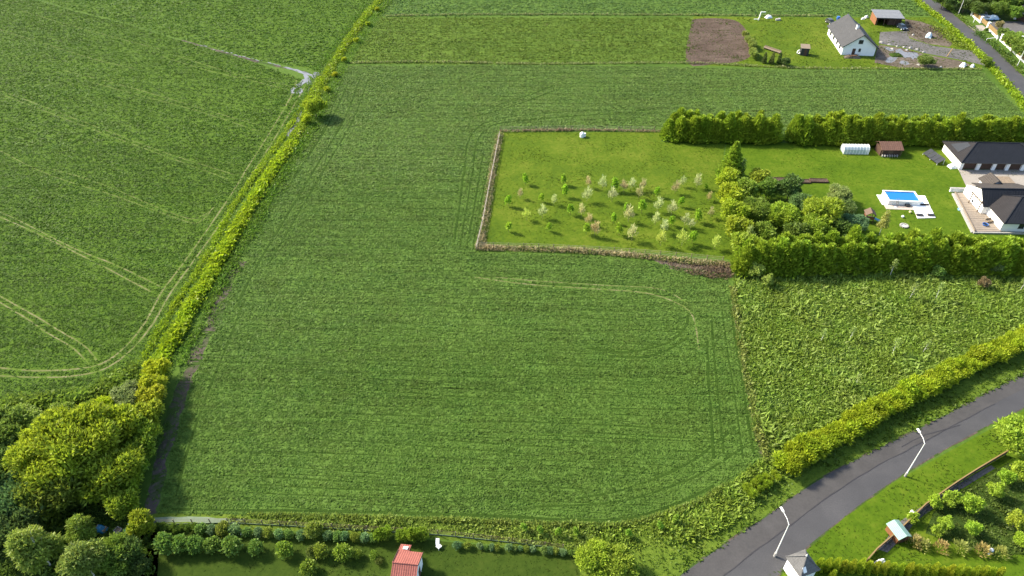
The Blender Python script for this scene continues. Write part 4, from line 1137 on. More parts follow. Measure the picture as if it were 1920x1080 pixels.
for a in ((0, 0), (1.7, 0), (0, 1.6), (1.7, 1.6)): MB().box(a[0] - .07, a[0] + .07, a[1] - .07, a[1] + .07, 0, 2.2).build('post', M['timber'], ph)
MB().box(.071, 1.629, -.05, .05, 1.0, 1.75).build('front_board', M['orange_wood'], ph); MB().box(-.05, .05, .071, 1.53, 1.0, 1.75).build('side_board', M['orange_wood'], ph); MB().box(.08, 1.62, .08, 1.52, .92, .99).build('platform', M['wood'], ph)
for s in (0, 1):
    pts = [(-.3 if s == 0 else 2.0, -.3, 2.2), (.85, -.3, 3.0), (.85, 1.9, 3.0), (-.3 if s == 0 else 2.0, 1.9, 2.2)]
    fix_normals(MB().slab(pts, .08).build('roof', M['timber'] if s == 0 else M['brown'], ph))
sd = MB(); sd.slab([(1.75, .5, 1.0), (4.1, .2, .18), (4.1, .8, .18), (1.75, 1.1, 1.0)], .06); M['slideblue'] = solid('blue_slide', (.16, .42, .68), .35, .06, 2); fix_normals(sd.build('slide', M['slideblue'], ph))
sr = MB(); sr.beam((1.75, .47, 1.1), (4.1, .17, .28), .06, .16); sr.beam((1.75, 1.13, 1.1), (4.1, .83, .28), .06, .16); sr.build('slide_rim', M['slideblue'], ph)
for i, (u, v, w) in enumerate(((1462, 338, 4.6), (1500, 341, 4.6), (1535, 340, 4.2))):
    rb_ = thing('raised_bed', f'{["left", "middle", "right"][i]} one of three brown raised beds above the shrubs', 'raised bed', P(u, v), R(-3), 'raised beds on the lawn')
    m = MB(); m.box(-w / 2, w / 2, -.8, -.7, 0, .4); m.box(-w / 2, w / 2, .7, .8, 0, .4); m.box(-w / 2, -w / 2 + .1, -.699, .699, 0, .4); m.box(w / 2 - .1, w / 2, -.699, .699, 0, .4); m.build('frame', M['brown'], rb_)
    MB().box(-w / 2 + .101, w / 2 - .101, -.699, .699, 0, .3).build('earth', M['soil'], rb_)
mb = thing('water_tank', 'small white tank beside the orchard fence at the far side', 'tank', P(1091, 257))
MB().lathe([(.55, 0), (.6, .1), (.6, 1.1), (.35, 1.35), (.18, 1.4)], 12).build('tank', M['galv'], mb); MB().lathe([(.2, 1.4), (.2, 1.5)], 10).build('lid', M['white'], mb); MB().cbox(.75, .3, 0, .5, .5, 1.0).build('crate', M['white'], mb)

# --- cars
def car(label, loc, rz, col, group=None, estate=True, name='parked_car'):
    t = thing(name, label, 'car', loc, rz, group)
    pm = solid('car_paint', col, .3, .05, 1, .6)
    prof = [(-2.1, .35), (-2.15, .75), (-2.0, .95), (-.95 - .0, 1.0), (1.0, 1.0), (2.0, .82), (2.12, .6), (2.1, .35)]
    b = MB().prism(prof, -.88, .88).build('body', pm, t); fix_normals(b)
    ro = MB().prism([(-1.95, .98), (-1.75, 1.42), (-1.2, 1.52), (.25, 1.50), (.45, 1.42), (1.1, .98)], -.76, .76).build('cabin', pm, t); fix_normals(ro)
    for s in (-1, 1): fix_normals(MB().prism([(-1.75, 1.04), (-1.62, 1.38), (.30, 1.38), (.85, 1.04)], s * .765 - .01, s * .765 + .01).build('side_window', M['glass'], t))
    fix_normals(MB().slab([(1.08, -.66, 1.03), (1.08, .66, 1.03), (.52, .62, 1.43), (.52, -.62, 1.43)], .02).build('windscreen', M['glass'], t))
    fix_normals(MB().slab([(-1.98, -.62, 1.05), (-1.98, .62, 1.05), (-1.80, .58, 1.40), (-1.80, -.58, 1.40)], .02).build('rear_window', M['glass'], t))
    for sx in (-1.3, 1.3):
        for sy in (-.86, .86):
            w = MB().tube([(sx, sy - .1, .33), (sx, sy + .1, .33)], .33, 12).build('wheel', M['rubber'], t); MB().tube([(sx, sy - .11, .33), (sx, sy + .11, .33)], .19, 10).build('rim', M['galv'], w)
    for s in (-1, 1): MB().cbox(2.09, s * .62, .62, .08, .34, .14).build('headlight', M['white'], t); MB().cbox(-2.12, s * .68, .66, .06, .26, .2).build('tail_light', M['red'], t)
    return t
M['red'] = solid('red_lamp', (.35, .02, .02), .3, .1, 2)
car('dark blue parked car with pale bumper right of the carport', P(1690, 54), R(-82), (.022, .034, .05))
car('dark grey car parked on the grass behind the white house', P(1556, 44), R(-80), (.05, .055, .05), None)
car('white car behind tan fence, farther of the two white cars', P(1838, 30), R(160), (.72, .76, .78))
car('white car nearer the tan fence, next to the pale blue trailer', P(1846, 37), R(165), (.70, .75, .80))
x, y = P(1860, 38)
tr = thing('trailer', 'pale blue covered trailer standing right of the white cars', 'trailer', (x, y), R(2))
MB().box(-1.8, 1.8, -.9, .9, .45, .9).build('body', M['paleblue'], tr); heap('cover', 3.7, 1.9, 1.0, M['tarp_pale'], tr, 8).location = (0, 0, .9)
for sy in (-.95, .95): MB().tube([(0, sy - .1, .33), (0, sy + .1, .33)], .33, 12).build('wheel', M['rubber'], tr)
MB().beam((1.8, 0, .5), (3.0, 0, .45), .1).build('drawbar', M['galv'], tr)

# neighbour's garage with white piers
x, y = P(1900, 36)
ng = thing('garage', 'white-piered garage at the right edge behind the tan fence', 'garage', (x, y), R(-62))
for i in range(3): MB().box(i * 4.2, i * 4.2 + .7, 0, .6, 0, 2.9).build('pier', M['render'], ng); 
for i in range(2): MB().box(i * 4.2 + .701, i * 4.2 + 4.199, .3, .4, 0, 2.4).build('garage_door', M['brown'], ng)
MB().box(0, 9.1, .05, .6, 2.901, 3.4).build('lintel', M['render'], ng); MB().box(0, 9.1, .601, 9, 0, 3.3).build('wall', M['render'], ng)
fix_normals(MB().slab([(-.4, -.4, 3.5), (9.5, -.4, 3.5), (9.5, 5, 5.2), (-.4, 5, 5.2)], .14).build('roof', M['lit_tone_roof'], ng)); fix_normals(MB().slab([(9.5, 9.6, 3.5), (-.4, 9.6, 3.5), (-.4, 5, 5.2), (9.5, 5, 5.2)], .14).build('roof', M['lit_tone_roof'], ng))

# neighbour's fence: white piers and plinth, tan panels
fpts = [(1822, 29), (1838, 43), (1851, 54), (1870, 72), (1876, 77), (1896, 95), (1913, 111), (1945, 141)]
M['tan'] = solid('tan_boards', (.21, .14, .055), .75, .2, 2)
fo = thing('fence', 'long tan panelled fence with white piers and plinth along the top road', 'fence', P(*fpts[0]))
f0_ = Vector(P(*fpts[0]))
for i, p in enumerate(fpts):
    q = Vector(P(*p)) - f0_; MB().cbox(q.x, q.y, 0, .7, .7, 2.2).build('pier', M['white'], fo); MB().cbox(q.x, q.y, 2.2, .85, .85, .12).build('pier_cap', M['white'], fo)
    if i + 1 < len(fpts) and i != 3:
        q2 = Vector(P(*fpts[i + 1])) - f0_; d = (q2 - q).normalized(); a, b = q + d * .36, q2 - d * .36
        if i != 1: MB().beam((*a, .25), (*b, .25), .4, .5).build('plinth', M['white'], fo)
        for k in range(6): MB().beam((*a, .62 + k * .24), (*b, .62 + k * .24), .06, .2).build('slat', M['tan'], fo)

# --- street lamps
M['lamp'] = solid('white_lamp_paint', (.80, .80, .76), .45, .06, 2)
def street_lamp(label, base, head, h=8.0):
    t = thing('street_lamp', label, 'street lamp', base, math.atan2(head[1] - base[1], head[0] - base[0]), 'street lamps along the roads')
    MB().tube([(0, 0, 0), (0, 0, 1.2), (0, 0, h - .1)], [.095, .08, .05], 8).build('pole', M['lamp'], t)
    MB().tube([(0, 0, 0), (0, 0, .9)], .17, 8).build('base', M['concrete'], t)
    MB().tube([(0, 0, h - .15), (.6, 0, h + .22), (1.7, 0, h + .35)], [.05, .045, .04], 6).build('arm', M['lamp'], t)
    hd = MB(); hd.box(1.6, 2.3, -.12, .12, h + .30, h + .44); hd.build('lamp_head', M['lamp'], t)
    MB().box(1.75, 2.4, -.11, .11, h + .27, h + .298).build('lens', M['galv'], t)
    return t
street_lamp('white street lamp on the right-hand verge of the nearer road, upper of two', P(1697, 893), P(1661, 834))
street_lamp('white street lamp by the nearer road, lower one near the picture bottom', P(1452, 1043), P(1420, 985))
street_lamp('white street lamp standing beside the top road, farthest up the picture', P(1796, 28), P(1776, 24), 9.5)
street_lamp('white street lamp at the tan fence by the right picture edge', P(1906, 126), P(1890, 122), 9.0)
rl = thing('barrier_rail', 'pale horizontal barrier pole across the ditch by the top road', 'barrier', P(1848, 78))
q = Vector(P(1869, 75)) - Vector(P(1848, 78)); MB().beam((0, 0, .95), (q.x, q.y, 1.0), .14).build('rail', M['lamp'], rl)
for t_ in (0.02, .98): MB().beam((q.x * t_, q.y * t_, 0), (q.x * t_, q.y * t_, .9), .12).build('post', M['lamp'], rl)
for (u, v, lab) in ((1825, 42, 'short white marker post on the verge left of the gate apron'), (1820, 30, 'white post at the upper end of the tan fence')):
    mp_ = thing('marker_post', lab, 'post', P(u, v)); MB().tube([(0, 0, 0), (0, 0, 1.6)], .13, 8).build('post', M['lamp'], mp_); MB().lathe([(.15, 1.6), (.1, 1.7), (.02, 1.72)], 8).build('cap', M['lamp'], mp_)

# --- odds and ends of the yard
x, y = P(1422, 38)
fr = thing('post_frame', 'white upright post with a short crossarm at the field edge', 'post', (x, y))
MB().beam((0, 0, 0), (.4, 0, 2.9), .3).build('post', M['lamp'], fr); MB().beam((.3, 0, 2.95), (2.0, 0, 2.95), .26).build('crossarm', M['lamp'], fr); MB().beam((-1.7, 0, .4), (-.1, 0, .4), .2).build('rail', M['lamp'], fr)
w_ = thing('tarp_bundle', 'white crumpled sheet on the grass right of the white post', 'tarpaulin', P(1441, 33), .3); heap('cover', 2.6, 1.7, .9, M['tarp'], w_, 11)
g_ = thing('stone_heap', 'grey heap of stones on the upper yard grass', 'stones', P(1459, 38)); 
for i in range(7): MB().cbox(random.uniform(-.8, .8), random.uniform(-.5, .5), 0, random.uniform(.4, .8), random.uniform(.4, .7), random.uniform(.3, .7)).build('stone', M['concrete'], g_)
bb_ = thing('barrel', 'blue barrel behind the left eave of the white house', 'barrel', P(1571, 37)); MB().lathe([(.55, 0), (.62, .5), (.62, .7), (.55, 1.2), (.1, 1.22)], 12).build('barrel', M['blue'], bb_); MB().lathe([(.57, .4), (.66, .42), (.66, .48), (.57, .5)], 12).build('hoop', M['black'], bb_)
for (u, v, s, lab, mt) in ((1618, 36, 1.0, 'white sack between the white house and the carport, left one', 'tarp'), (1624, 33, 1.3, 'pale sack heap beside the orange wall of the carport', 'tarp'), (1805, 124, 1.9, 'white tarpaulin heap at the roadside hedge corner, left of two', 'tarp'), (1823, 125, 1.3, 'white sack at the roadside hedge corner, right of two', 'tarp'),
                           (1741, 69, 2.3, 'grey-blue covered boat-like heap on bare earth', 'tarp_pale')):
    w_ = thing('tarp_bundle' if s > 1.2 else 'sack', lab, 'tarpaulin' if s > 1.2 else 'sack', P(u, v), random.random()); heap('cover', 1.3 * s, .85 * s, .6 * s, M[mt], w_, int(u))
rp = thing('rubble_heap', 'brown heap of boards and earth before the white house door', 'rubble heap', P(1598, 108), R(-5))
heap('earth', 5.2, 2.0, .9, M['dirt'], rp, 21, 11)
for i in range(9): MB().beam((random.uniform(-2, 1), random.uniform(-.8, .8), random.uniform(.3, .7)), (random.uniform(-1, 2.2), random.uniform(-.8, .8), random.uniform(.5, 1.0)), .16, .08).build('board', M['wood' if i % 2 else 'orange_wood'], rp)
hm = thing('earth_heap', 'low dark mound of earth in front of the dirt yard', 'mound', P(1680, 104)); heap('earth', 4.0, 3.0, .7, M['under'], hm, 31, 11)
for i, (u, v) in enumerate(sorted(((1668, 84), (1682, 87), (1695, 89), (1707, 90), (1719, 93), (1732, 98), (1673, 92), (1700, 94), (1722, 122), (1764, 126), (1652, 80), (1712, 66)))):
    w_ = thing('rock', f'pale loose stone by the driveway, {ordinal(i)} from the left of the scattered stones', 'stone', P(u, v), random.random() * 3, 'pale stones about the driveway'); heap('stone', random.uniform(.7, 1.5), random.uniform(.6, 1.0), random.uniform(.3, .55), M['concrete'], w_, 100 + i, 6)
pl_ = thing('plank', 'long tan plank propped upright at the driveway edge', 'plank', P(1775, 106)); MB().beam((0, 0, 0), (1.1, .3, 2.6), .22, .1).build('board', M['tan'], pl_); MB().beam((.9, .8, 0), (1.0, .3, 2.1), .12, .1).build('prop', M['wood'], pl_)
bd_ = thing('bench', 'dark wooden bench among shrubs beside the ploughed plot', 'bench', P(1447, 96), R(-50))
MB().box(-3.2, 3.2, -.4, .4, .45, .55).build('seat', M['wood'], bd_); MB().box(-3.2, 3.2, .401, .5, .2, 1.0).build('backrest', M['wood'], bd_)
for sx in (-2.8, 0, 2.8): MB().box(sx - .06, sx + .06, -.35, .35, 0, .448).build('leg', M['wood'], bd_)

# ------------------------------------------------------------------ buildings near the bottom edge
# red-roofed hut: ridge along x, two pitches and a narrow rear lean-to
x, y = P(744, 1042, 2.5)
rh = thing('hut', 'small hut with pinkish red tiled roof and skylight at the bottom edge', 'hut', (x, y), R(-6))
RW = 3.35
fix_normals(MB().prism([(-3.2, 0), (0.55, 0), (.55, 2.3), (-1.75, 3.75), (-3.2, 2.5)], .15, RW - .15, 'x').build('wall', M['render'], rh))
fix_normals(MB().slab([(0, -1.75, 3.95), (RW, -1.75, 3.95), (RW, .85, 2.45), (0, .85, 2.45)], .12).build('roof', M['red_roof'], rh))
fix_normals(MB().slab([(RW, -1.751, 3.95), (0, -1.751, 3.95), (0, -4.4, 2.5), (RW, -4.4, 2.5)], .12).build('roof', M['red_roof'], rh))
fix_normals(MB().slab([(0, .851, 2.44), (1.45, .851, 2.44), (1.45, 2.15, 1.75), (0, 2.15, 1.75)], .12).build('lean_to_roof', M['red_roof'], rh))
MB().box(.15, 1.3, .56, 2.0, 0, 1.72).build('lean_to_wall', M['orange_wood'], rh)
MB().tube([(-.02, -1.75, 3.98), (RW + .02, -1.75, 3.98)], .1, 8).build('ridge_cap', M['red_roof'], rh)
skl = MB().slab([(.55, 1.05, 2.50), (1.2, 1.05, 2.50), (1.2, 1.62, 2.2), (.55, 1.62, 2.2)], .1); o = skl.build('skylight', M['white'], rh); fix_normals(o)
fix_normals(MB().slab([(.62, 1.12, 2.482), (1.13, 1.12, 2.482), (1.13, 1.55, 2.255), (.62, 1.55, 2.255)], .02).build('pane', M['tarp_pale'], o))
for xx in (-.03, RW + .03):
    MB().beam((xx, -1.75, 3.93), (xx, .87, 2.43), .06, .2).build('barge_board', M['brown'], rh)
MB().box(RW - .149, RW - .10, -1.6, -.8, .1, 2.0).build('door', M['brown'], rh)
# grey pavilion
x, y = P(1512, 1043, 4.6)
pv2 = thing('pavilion', 'small grey tiled pyramid roof pavilion at the bottom edge by the thuja row', 'pavilion', (x, y), R(20))
M['grey_tiles'] = tile_mat('grey_shingles', (.12, .118, .116), .28, .28)
hw = 1.55
cs = [(-hw, -hw), (hw, -hw), (hw, hw), (-hw, hw)]
for i in range(4):
    a, b = cs[i], cs[(i + 1) % 4]; fix_normals(MB().slab([(*a, 2.85), (*b, 2.85), (0, 0, 4.6)], .1).build('roof', M['grey_tiles'], pv2))
    MB().beam((*a, 2.9), (0, 0, 4.74), .1).build('ridge_cap', M['grey_tiles'], pv2)
MB().box(-1.3, 1.3, -1.3, 1.3, 0, 2.75).build('wall', M['render'], pv2)
MB().lathe([(.12, 4.7), (.05, 5.0), (.01, 5.2)], 8).build('finial', M['galv'], pv2)
fix_normals(MB().slab([(-1.0, -1.35, 3.25), (-.5, -1.35, 3.25), (-.5, -.85, 3.8), (-1.0, -.85, 3.8)], .1).build('skylight', M['white'], pv2))
MB().box(-3.0, -1.4, -3.6, -1.7, 0, 2.4).build('wall', M['render'], pv2)
fix_normals(MB().slab([(-3.2, -4.0, 2.5), (-1.2, -4.0, 2.5), (-1.2, -1.6, 3.0), (-3.2, -1.6, 3.0)], .12).build('roof', M['dark_roof'], pv2))
# green-roofed hutch
x, y = P(1690, 1017)
gh2 = thing('hutch', 'small timber hutch with pale green roof beside the gravel path', 'hutch', (x, y), R(16))
MB().box(-.9, .9, 0, 2.3, 0, 1.3).build('wall', M['orange_wood'], gh2); MB().box(-.3, .35, -.05, -.003, .05, 1.1).build('door', M['brown'], gh2)
M['greenroof'] = tile_mat('pale_green_sheet', (.22, .36, .30), .2, 3, rough=.5, var=.12)
fix_normals(MB().slab([(0.05, -.15, 1.85), (1.05, -.15, 1.3), (1.05, 2.5, 1.3), (.05, 2.5, 1.85)], .06).build('roof', M['greenroof'], gh2)); fix_normals(MB().slab([(-1.05, -.15, 1.3), (0.049, -.15, 1.85), (.049, 2.5, 1.85), (-1.05, 2.5, 1.3)], .06).build('roof', M['greenroof'], gh2))
wt = thing('barbecue', 'white covered barbecue beside the gravel path by the thuja row', 'barbecue', P(1650, 1056), .2); heap('cover', 1.5, .8, .9, M['tarp'], wt, 17, 7); MB().tube([(-.75, 0, 0), (-.75, 0, .8)], .05).build('leg', M['black'], wt)
ws = thing('sack', 'white sack on the gravel path by the dark fence', 'sack', P(1710, 964)); heap('cover', .9, .6, .55, M['tarp'], ws, 19, 7); MB().cbox(.1, .4, 0, .25, .2, .3).build('tie', M['galv'], ws)
bp = thing('ornament', 'small white-blue ornament among tan shrubs at the bed edge', 'ornament', P(1854, 1038)); MB().lathe([(.2, 0), (.1, .15), (.08, .7), (.25, .8), (.28, .9), (.05, 1.0)], 10).build('pedestal', M['tarp_pale'], bp); MB().lathe([(.2, 1.0), (.22, 1.1), (.02, 1.25)], 8).build('top', M['white'], bp)
# dark fence along the garden path
dfp = [P(*p) for p in ((1884, 853), (1830, 885), (1783, 915), (1730, 953), (1680, 1002), (1640, 1036), (1612, 1068))]
df = thing('fence', 'dark low board fence with tan top rail along the gravel garden path', 'fence', dfp[0])
pts = along(dfp, 2.4); d0 = Vector(dfp[0])
for i, (a, b, g) in enumerate(pts):
    MB().cbox(a - d0.x, b - d0.y, 0, .12, .12, 1.15).build('post', M['timber'], df)
    if i + 1 < len(pts):
        a2, b2, _ = pts[i + 1]
        for k in range(3): MB().beam((a - d0.x, b - d0.y, .2 + k * .32), (a2 - d0.x, b2 - d0.y, .2 + k * .32), .04, .27).build('board', M['black'], df)
        MB().beam((a - d0.x, b - d0.y, 1.18), (a2 - d0.x, b2 - d0.y, 1.18), .16, .06).build('rail', M['tan'], df)
M['algae'] = solid('mossy_concrete', (.13, .17, .11), .9, .2, 1.2, wear=(.08, .12, .06))
# lower garden fence
gfp = [P(*p) for p in ((262, 985), (430, 981), (600, 990), (700, 996), (830, 1004), (960, 1018), (1086, 1034))]
gf = thing('fence', 'thin wire fence on grey posts between the field weeds and the bottom garden', 'fence', gfp[0])
d0 = Vector(gfp[0]); pts = along(gfp, 2.5)
for i, (a, b, g) in enumerate(pts):
    MB().cbox(a - d0.x, b - d0.y, 0, .10, .10, 1.3).build('post', M['wood'], gf)
    if i + 1 < len(pts):
        a2, b2, _ = pts[i + 1]
        m = MB(); m.beam((a - d0.x, b - d0.y, .12), (a2 - d0.x, b2 - d0.y, .12), .04, .24); m.build('plinth', M['algae'], gf)
        m = MB()
        for z in (.6, .95, 1.25): m.beam((a - d0.x, b - d0.y, z), (a2 - d0.x, b2 - d0.y, z), .02)
        m.build('wire', M['timber'], gf)
M['fencewood'] = solid('silvered_wood', (.26, .23, .19), .85, .2, 3)
ribbon('concrete_strip', smooth(PL([(286, 975), (350, 974), (420, 977), (455, 979)]), 4), .85, .013, M['algae'], .2)
# orchard fence
for nm, line, lab in (('fence', [(893, 470), (905, 420), (918, 350), (930, 290), (938, 248)], 'thin grey post and rail fence along the left side of the orchard'), ('fence', [(938, 246), (1080, 244), (1238, 246)], 'thin post and wire fence along the far side of the orchard'),
                      ('fence', [(897, 464), (1000, 466), (1130, 472), (1240, 480), (1362, 492)], 'thin post and wire fence along the near side of the orchard')):
    l = [P(*p) for p in line]; d0 = Vector(l[0]); f_ = thing('fence', lab, 'fence', l[0]); pts = along(l, 3.2)
    for i, (a, b, g) in enumerate(pts):
        MB().cbox(a - d0.x, b - d0.y, 0, .12, .12, 1.4).build('post', M['wood'], f_)
        if i + 1 < len(pts):
            a2, b2, _ = pts[i + 1]; m = MB()
            for z in ((.7, 1.3) if 'rail' in lab else (.45, .9, 1.3)): m.beam((a - d0.x, b - d0.y, z), (a2 - d0.x, b2 - d0.y, z), .09 if 'rail' in lab else .03)
            m.build('rail' if 'rail' in lab else 'wire', M['fencewood'], f_)
# bottom left corner: tarpaulins among the trees
t_ = thing('tarp_bundle', 'blue tarpaulin covered stack among the trees at the lower left', 'tarpaulin', P(187, 988, .8), R(-12)); MB().cbox(0, 0, 0, 1.5, .8, .6).build('logs', M['wood'], t_); heap('cover', 1.7, 1.1, 1.0, M['tarp_blue'], t_, 41, 8)
t_ = thing('tarp_bundle', 'dark green and white tarpaulin stack beside the yellow bush at lower left', 'tarpaulin', P(241, 993, .8), R(-15)); heap('green_cover', 1.9, 1.2, 1.1, M['tarp_green'], t_, 42, 8)
o = heap('white_cover', 1.0, .8, 1.15, M['tarp_pale'], t_, 43, 8); o.location = (-.25, .75, 0)
t_ = thing('crate', 'grey crate left of the green and white tarpaulin stack', 'crate', P(221, 994, .5), R(-25)); m = MB()
for k in range(4): m.box(-.45, .45, -.40, -.36, k * .17, k * .17 + .14); m.box(-.45, .45, .36, .40, k * .17, k * .17 + .14); m.box(-.45, -.41, -.355, .355, k * .17, k * .17 + .14); m.box(.41, .45, -.355, .355, k * .17, k * .17 + .14)
m.build('slats', M['concrete'], t_); MB().box(-.4, .4, -.35, .35, 0, .4).build('load', M['wood'], t_)
t_ = thing('garden_chair', 'white broken garden chair on the grass right of the red-roofed hut', 'chair', P(823, 1027), .8)
MB().cbox(0, 0, .4, .6, .6, .06).build('seat', M['white'], t_); MB().beam((0, .28, .46), (.5, .75, .95), .5, .06).build('backrest', M['white'], t_)
for sx in (-.25, .25):
    for sy in (-.25, .25): MB().cbox(sx, sy, 0, .06, .06, .399).build('leg', M['white'], t_)
t_ = thing('bucket', 'tiny white bucket between the round garden bushes', 'bucket', P(455, 1003)); MB().lathe([(.16, 0), (.22, .36), (.19, .36), (.14, .05)], 10).build('bucket', M['white'], t_); MB().tube([(-.2, 0, .36), (0, 0, .58), (.2, 0, .36)], .02, 5).build('handle', M['galv'], t_)

# ------------------------------------------------------------------ hedges and trees
C_HEDGE = (.150, .200, .015); C_BRIGHT = (.17, .215, .014); C_ROADHEDGE = (.175, .215, .012)
CON = ['conifer0', 'conifer1', 'conifer2']; SHR = ['shrub0', 'shrub1', 'shrub2']; THU = ['thuja0', 'thuja1', 'thuja2']
hedge('tall bright green conifer hedge along the far lawn edge, left of the gap', PL([(1254, 257), (1350, 259), (1455, 261)]), CON, 1.35, C_HEDGE, (.80, .96), 2, 2.2)
hedge('tall bright green conifer hedge behind the greenhouse and garage, right of the gap', PL([(1488, 262), (1600, 264), (1750, 264), (1960, 264)]), CON, 1.35, C_HEDGE, (.80, .98), 2, 2.2)
hedge('long spiky conifer hedge between the house lawn and the overgrown plot', PL([(1392, 502), (1500, 501), (1650, 494), (1800, 500), (1980, 500)]), CON, 1.3, (.150, .205, .016), (.80, 1.0), 2, 2.3)
hedge('bright yellow-green shrub hedge running beside the nearer road', PL([(1470, 882), (1505, 856), (1570, 820), (1640, 779), (1700, 748), (1760, 719), (1840, 679), (1930, 633), (2040, 582)]), SHR, 1.2, C_ROADHEDGE, (.54, .80), 2, 1.45, 'shrub')
hedge('low dark green hedge at the left end of the garden fence', PL([(283, 992), (330, 994), (372, 995)]), SHR, .8, (.075, .115, .016), (.26, .34), 1, 1, 'shrub')
hedge('short row of bright shrubs behind the red-roofed hut', PL([(712, 1010), (740, 1009), (770, 1010), (806, 1012)]), SHR, 1.5, (.13, .185, .016), (.44, .56), 1, 1, 'shrub')
hedge('loose shrub row at the right end of the ploughed plot', PL([(1413, 112), (1408, 90), (1396, 72)]), SHR, 2.6, (.14, .17, .035), (.55, .75), 1, 1, 'shrub')
hedge('low ragged shrubs tapering from the roadside hedge down to the field corner', PL([(1405, 925), (1435, 905), (1462, 890)]), SHR, 1.3, (.155, .205, .014), (.28, .44), 2, 1.2, 'shrub')
# the row of clipped thujas: each stands apart
tj = along(PL([(1533, 1066), (1640, 1072), (1750, 1078), (1870, 1084)]), 1.06)
for i, (x, y, a) in enumerate(tj):
    plant(f'thuja{i % 3}', 'thuja', (x, y), f'yellow-green thuja, {ordinal(i)} from the left in the row along the bottom edge', 'thuja', (.20, .235, .016), random.uniform(.85, 1.0), 'thujas in the row at the bottom edge')
plant('thuja0', 'thuja', P(1559, 1084), 'single yellow-green thuja standing before the row beside the grey pavilion', 'thuja', (.20, .235, .016), .8)

# lower left wood
def tree(kind, u, v, z, label, color, s=1.0, sz=None, name='tree', cat='tree', group=None):
    return plant(kind, name, P(u, v, z), label, cat, color, s, group, sz)
OL = (.165, .200, .013)
tree('big', 122, 842, 6.0, 'largest olive-yellow broad tree in the lower left wood', OL, .92)
tree('wide', 205, 800, 5, 'olive-yellow round tree touching the largest tree on its right side', (.175, .215, .013), 1.05)
tree('wide', 172, 765, 4.5, 'bright yellow tree crowning the top of the lower left wood', (.215, .245, .010), .72)
tree('wide', 205, 880, 4.5, 'olive tree at the lower right foot of the largest tree', (.155, .190, .013), 1.05)
tree('wide', 92, 920, 4.5, 'dull olive tree below the largest tree at lower left', (.100, .125, .014), 1.1)
tree('willow', 232, 738, 3.5, 'soft grey-green willow at the field corner beside the ditch hedge', (.120, .160, .042), .78)
tree('willow', 205, 760, 3, 'small grey-green willow between the yellow tree and the field corner', (.110, .150, .038), .55)
tree('wide', 8, 815, 5, 'dark green tree at the left edge above the others', (.078, .120, .018), 1.15)
tree('wide', -20, 880, 5, 'dark green tree on the left edge beside the largest tree', (.056, .088, .018), 1.2)
tree('wide', 30, 930, 5, 'dark blue-green tree below the left edge of the largest tree', (.056, .092, .028), 1.05)
tree('wide', 10, 990, 4.5, 'dark tree at the left edge near the bottom corner', (.046, .074, .018), 1.0)
tree('willow', 45, 785, 3, 'hazy pale green bush at the field end on the left edge', (.130, .185, .030), .8)
tree('willow', 105, 772, 2.5, 'hazy pale green bush between the field end and the olive trees', (.140, .190, .026), .6)
tree('birch_large', 62, 1020, 5.5, 'leaning light green birch in the bottom left corner', (.140, .180, .026), .95)
tree('birch_large', 150, 1045, 5, 'light green birch with visible pale stem, right of the corner birch', (.120, .160, .026), .88)
tree('birch_large', 142, 978, 5, 'yellow-green birch left of the blue tarpaulin', (.125, .170, .022), .6)
tree('wide', 205, 1035, 3.5, 'mid green leafy tree below the tarpaulins', (.095, .140, .018), .66)
tree('round', 240, 1040, 2.5, 'dark leafy shrub at the left edge of the bottom garden', (.052, .088, .016), .8)
tree('round', 262, 1062, 1.5, 'small dark bush at the garden edge near the bottom', (.045, .075, .016), .5, name='bush', cat='bush')
tree('round', 264, 982, 2.2, 'bright yellow bush standing over the tarpaulin stack', (.145, .190, .012), .72, name='bush', cat='bush')
row = [(291, 690, 1.0, (.235, .245, .012)), (287, 716, 1.0, (.215, .235, .013)), (282, 744, 1.05, (.190, .225, .014)), (276, 775, 1.1, (.165, .205, .015)), (268, 806, 1.1, (.140, .185, .015)), (258, 838, 1.05, (.120, .170, .015)), (246, 872, 1.0, (.110, .160, .015)), (236, 905, 1.0, (.145, .195, .014)), (226, 938, 1.0, (.140, .190, .014))]
for i, (u, v, s, c) in enumerate(row):
    tree('round', u, v, 3.2, f'bright leafy tree along the ditch end, {ordinal(i)} from the field side going down', c, s * .86, None, 'tree', 'tree', 'trees along the ditch end')
tree('wide', 590, 203, 2.6, 'rounded yellow-green tree standing alone by the puddled ditch', (.160, .200, .014), .74, 1.15)
tree('round', 575, 224, 1.2, 'small yellow bush at the foot of the ditch tree', (.22, .24, .012), .5, name='bush', cat='bush')
# ditch-top bushes that can be told apart
for i, (u, v) in enumerate(((614, 168), (628, 140), (645, 112), (668, 76), (690, 45), (708, 18))):
    tree('round', u, v, .8, f'low yellow bush on the upper ditch, {ordinal(i)} above the lone tree', (.20, .23, .012), .40, .8, 'bush', 'bush', 'bushes on the upper ditch')
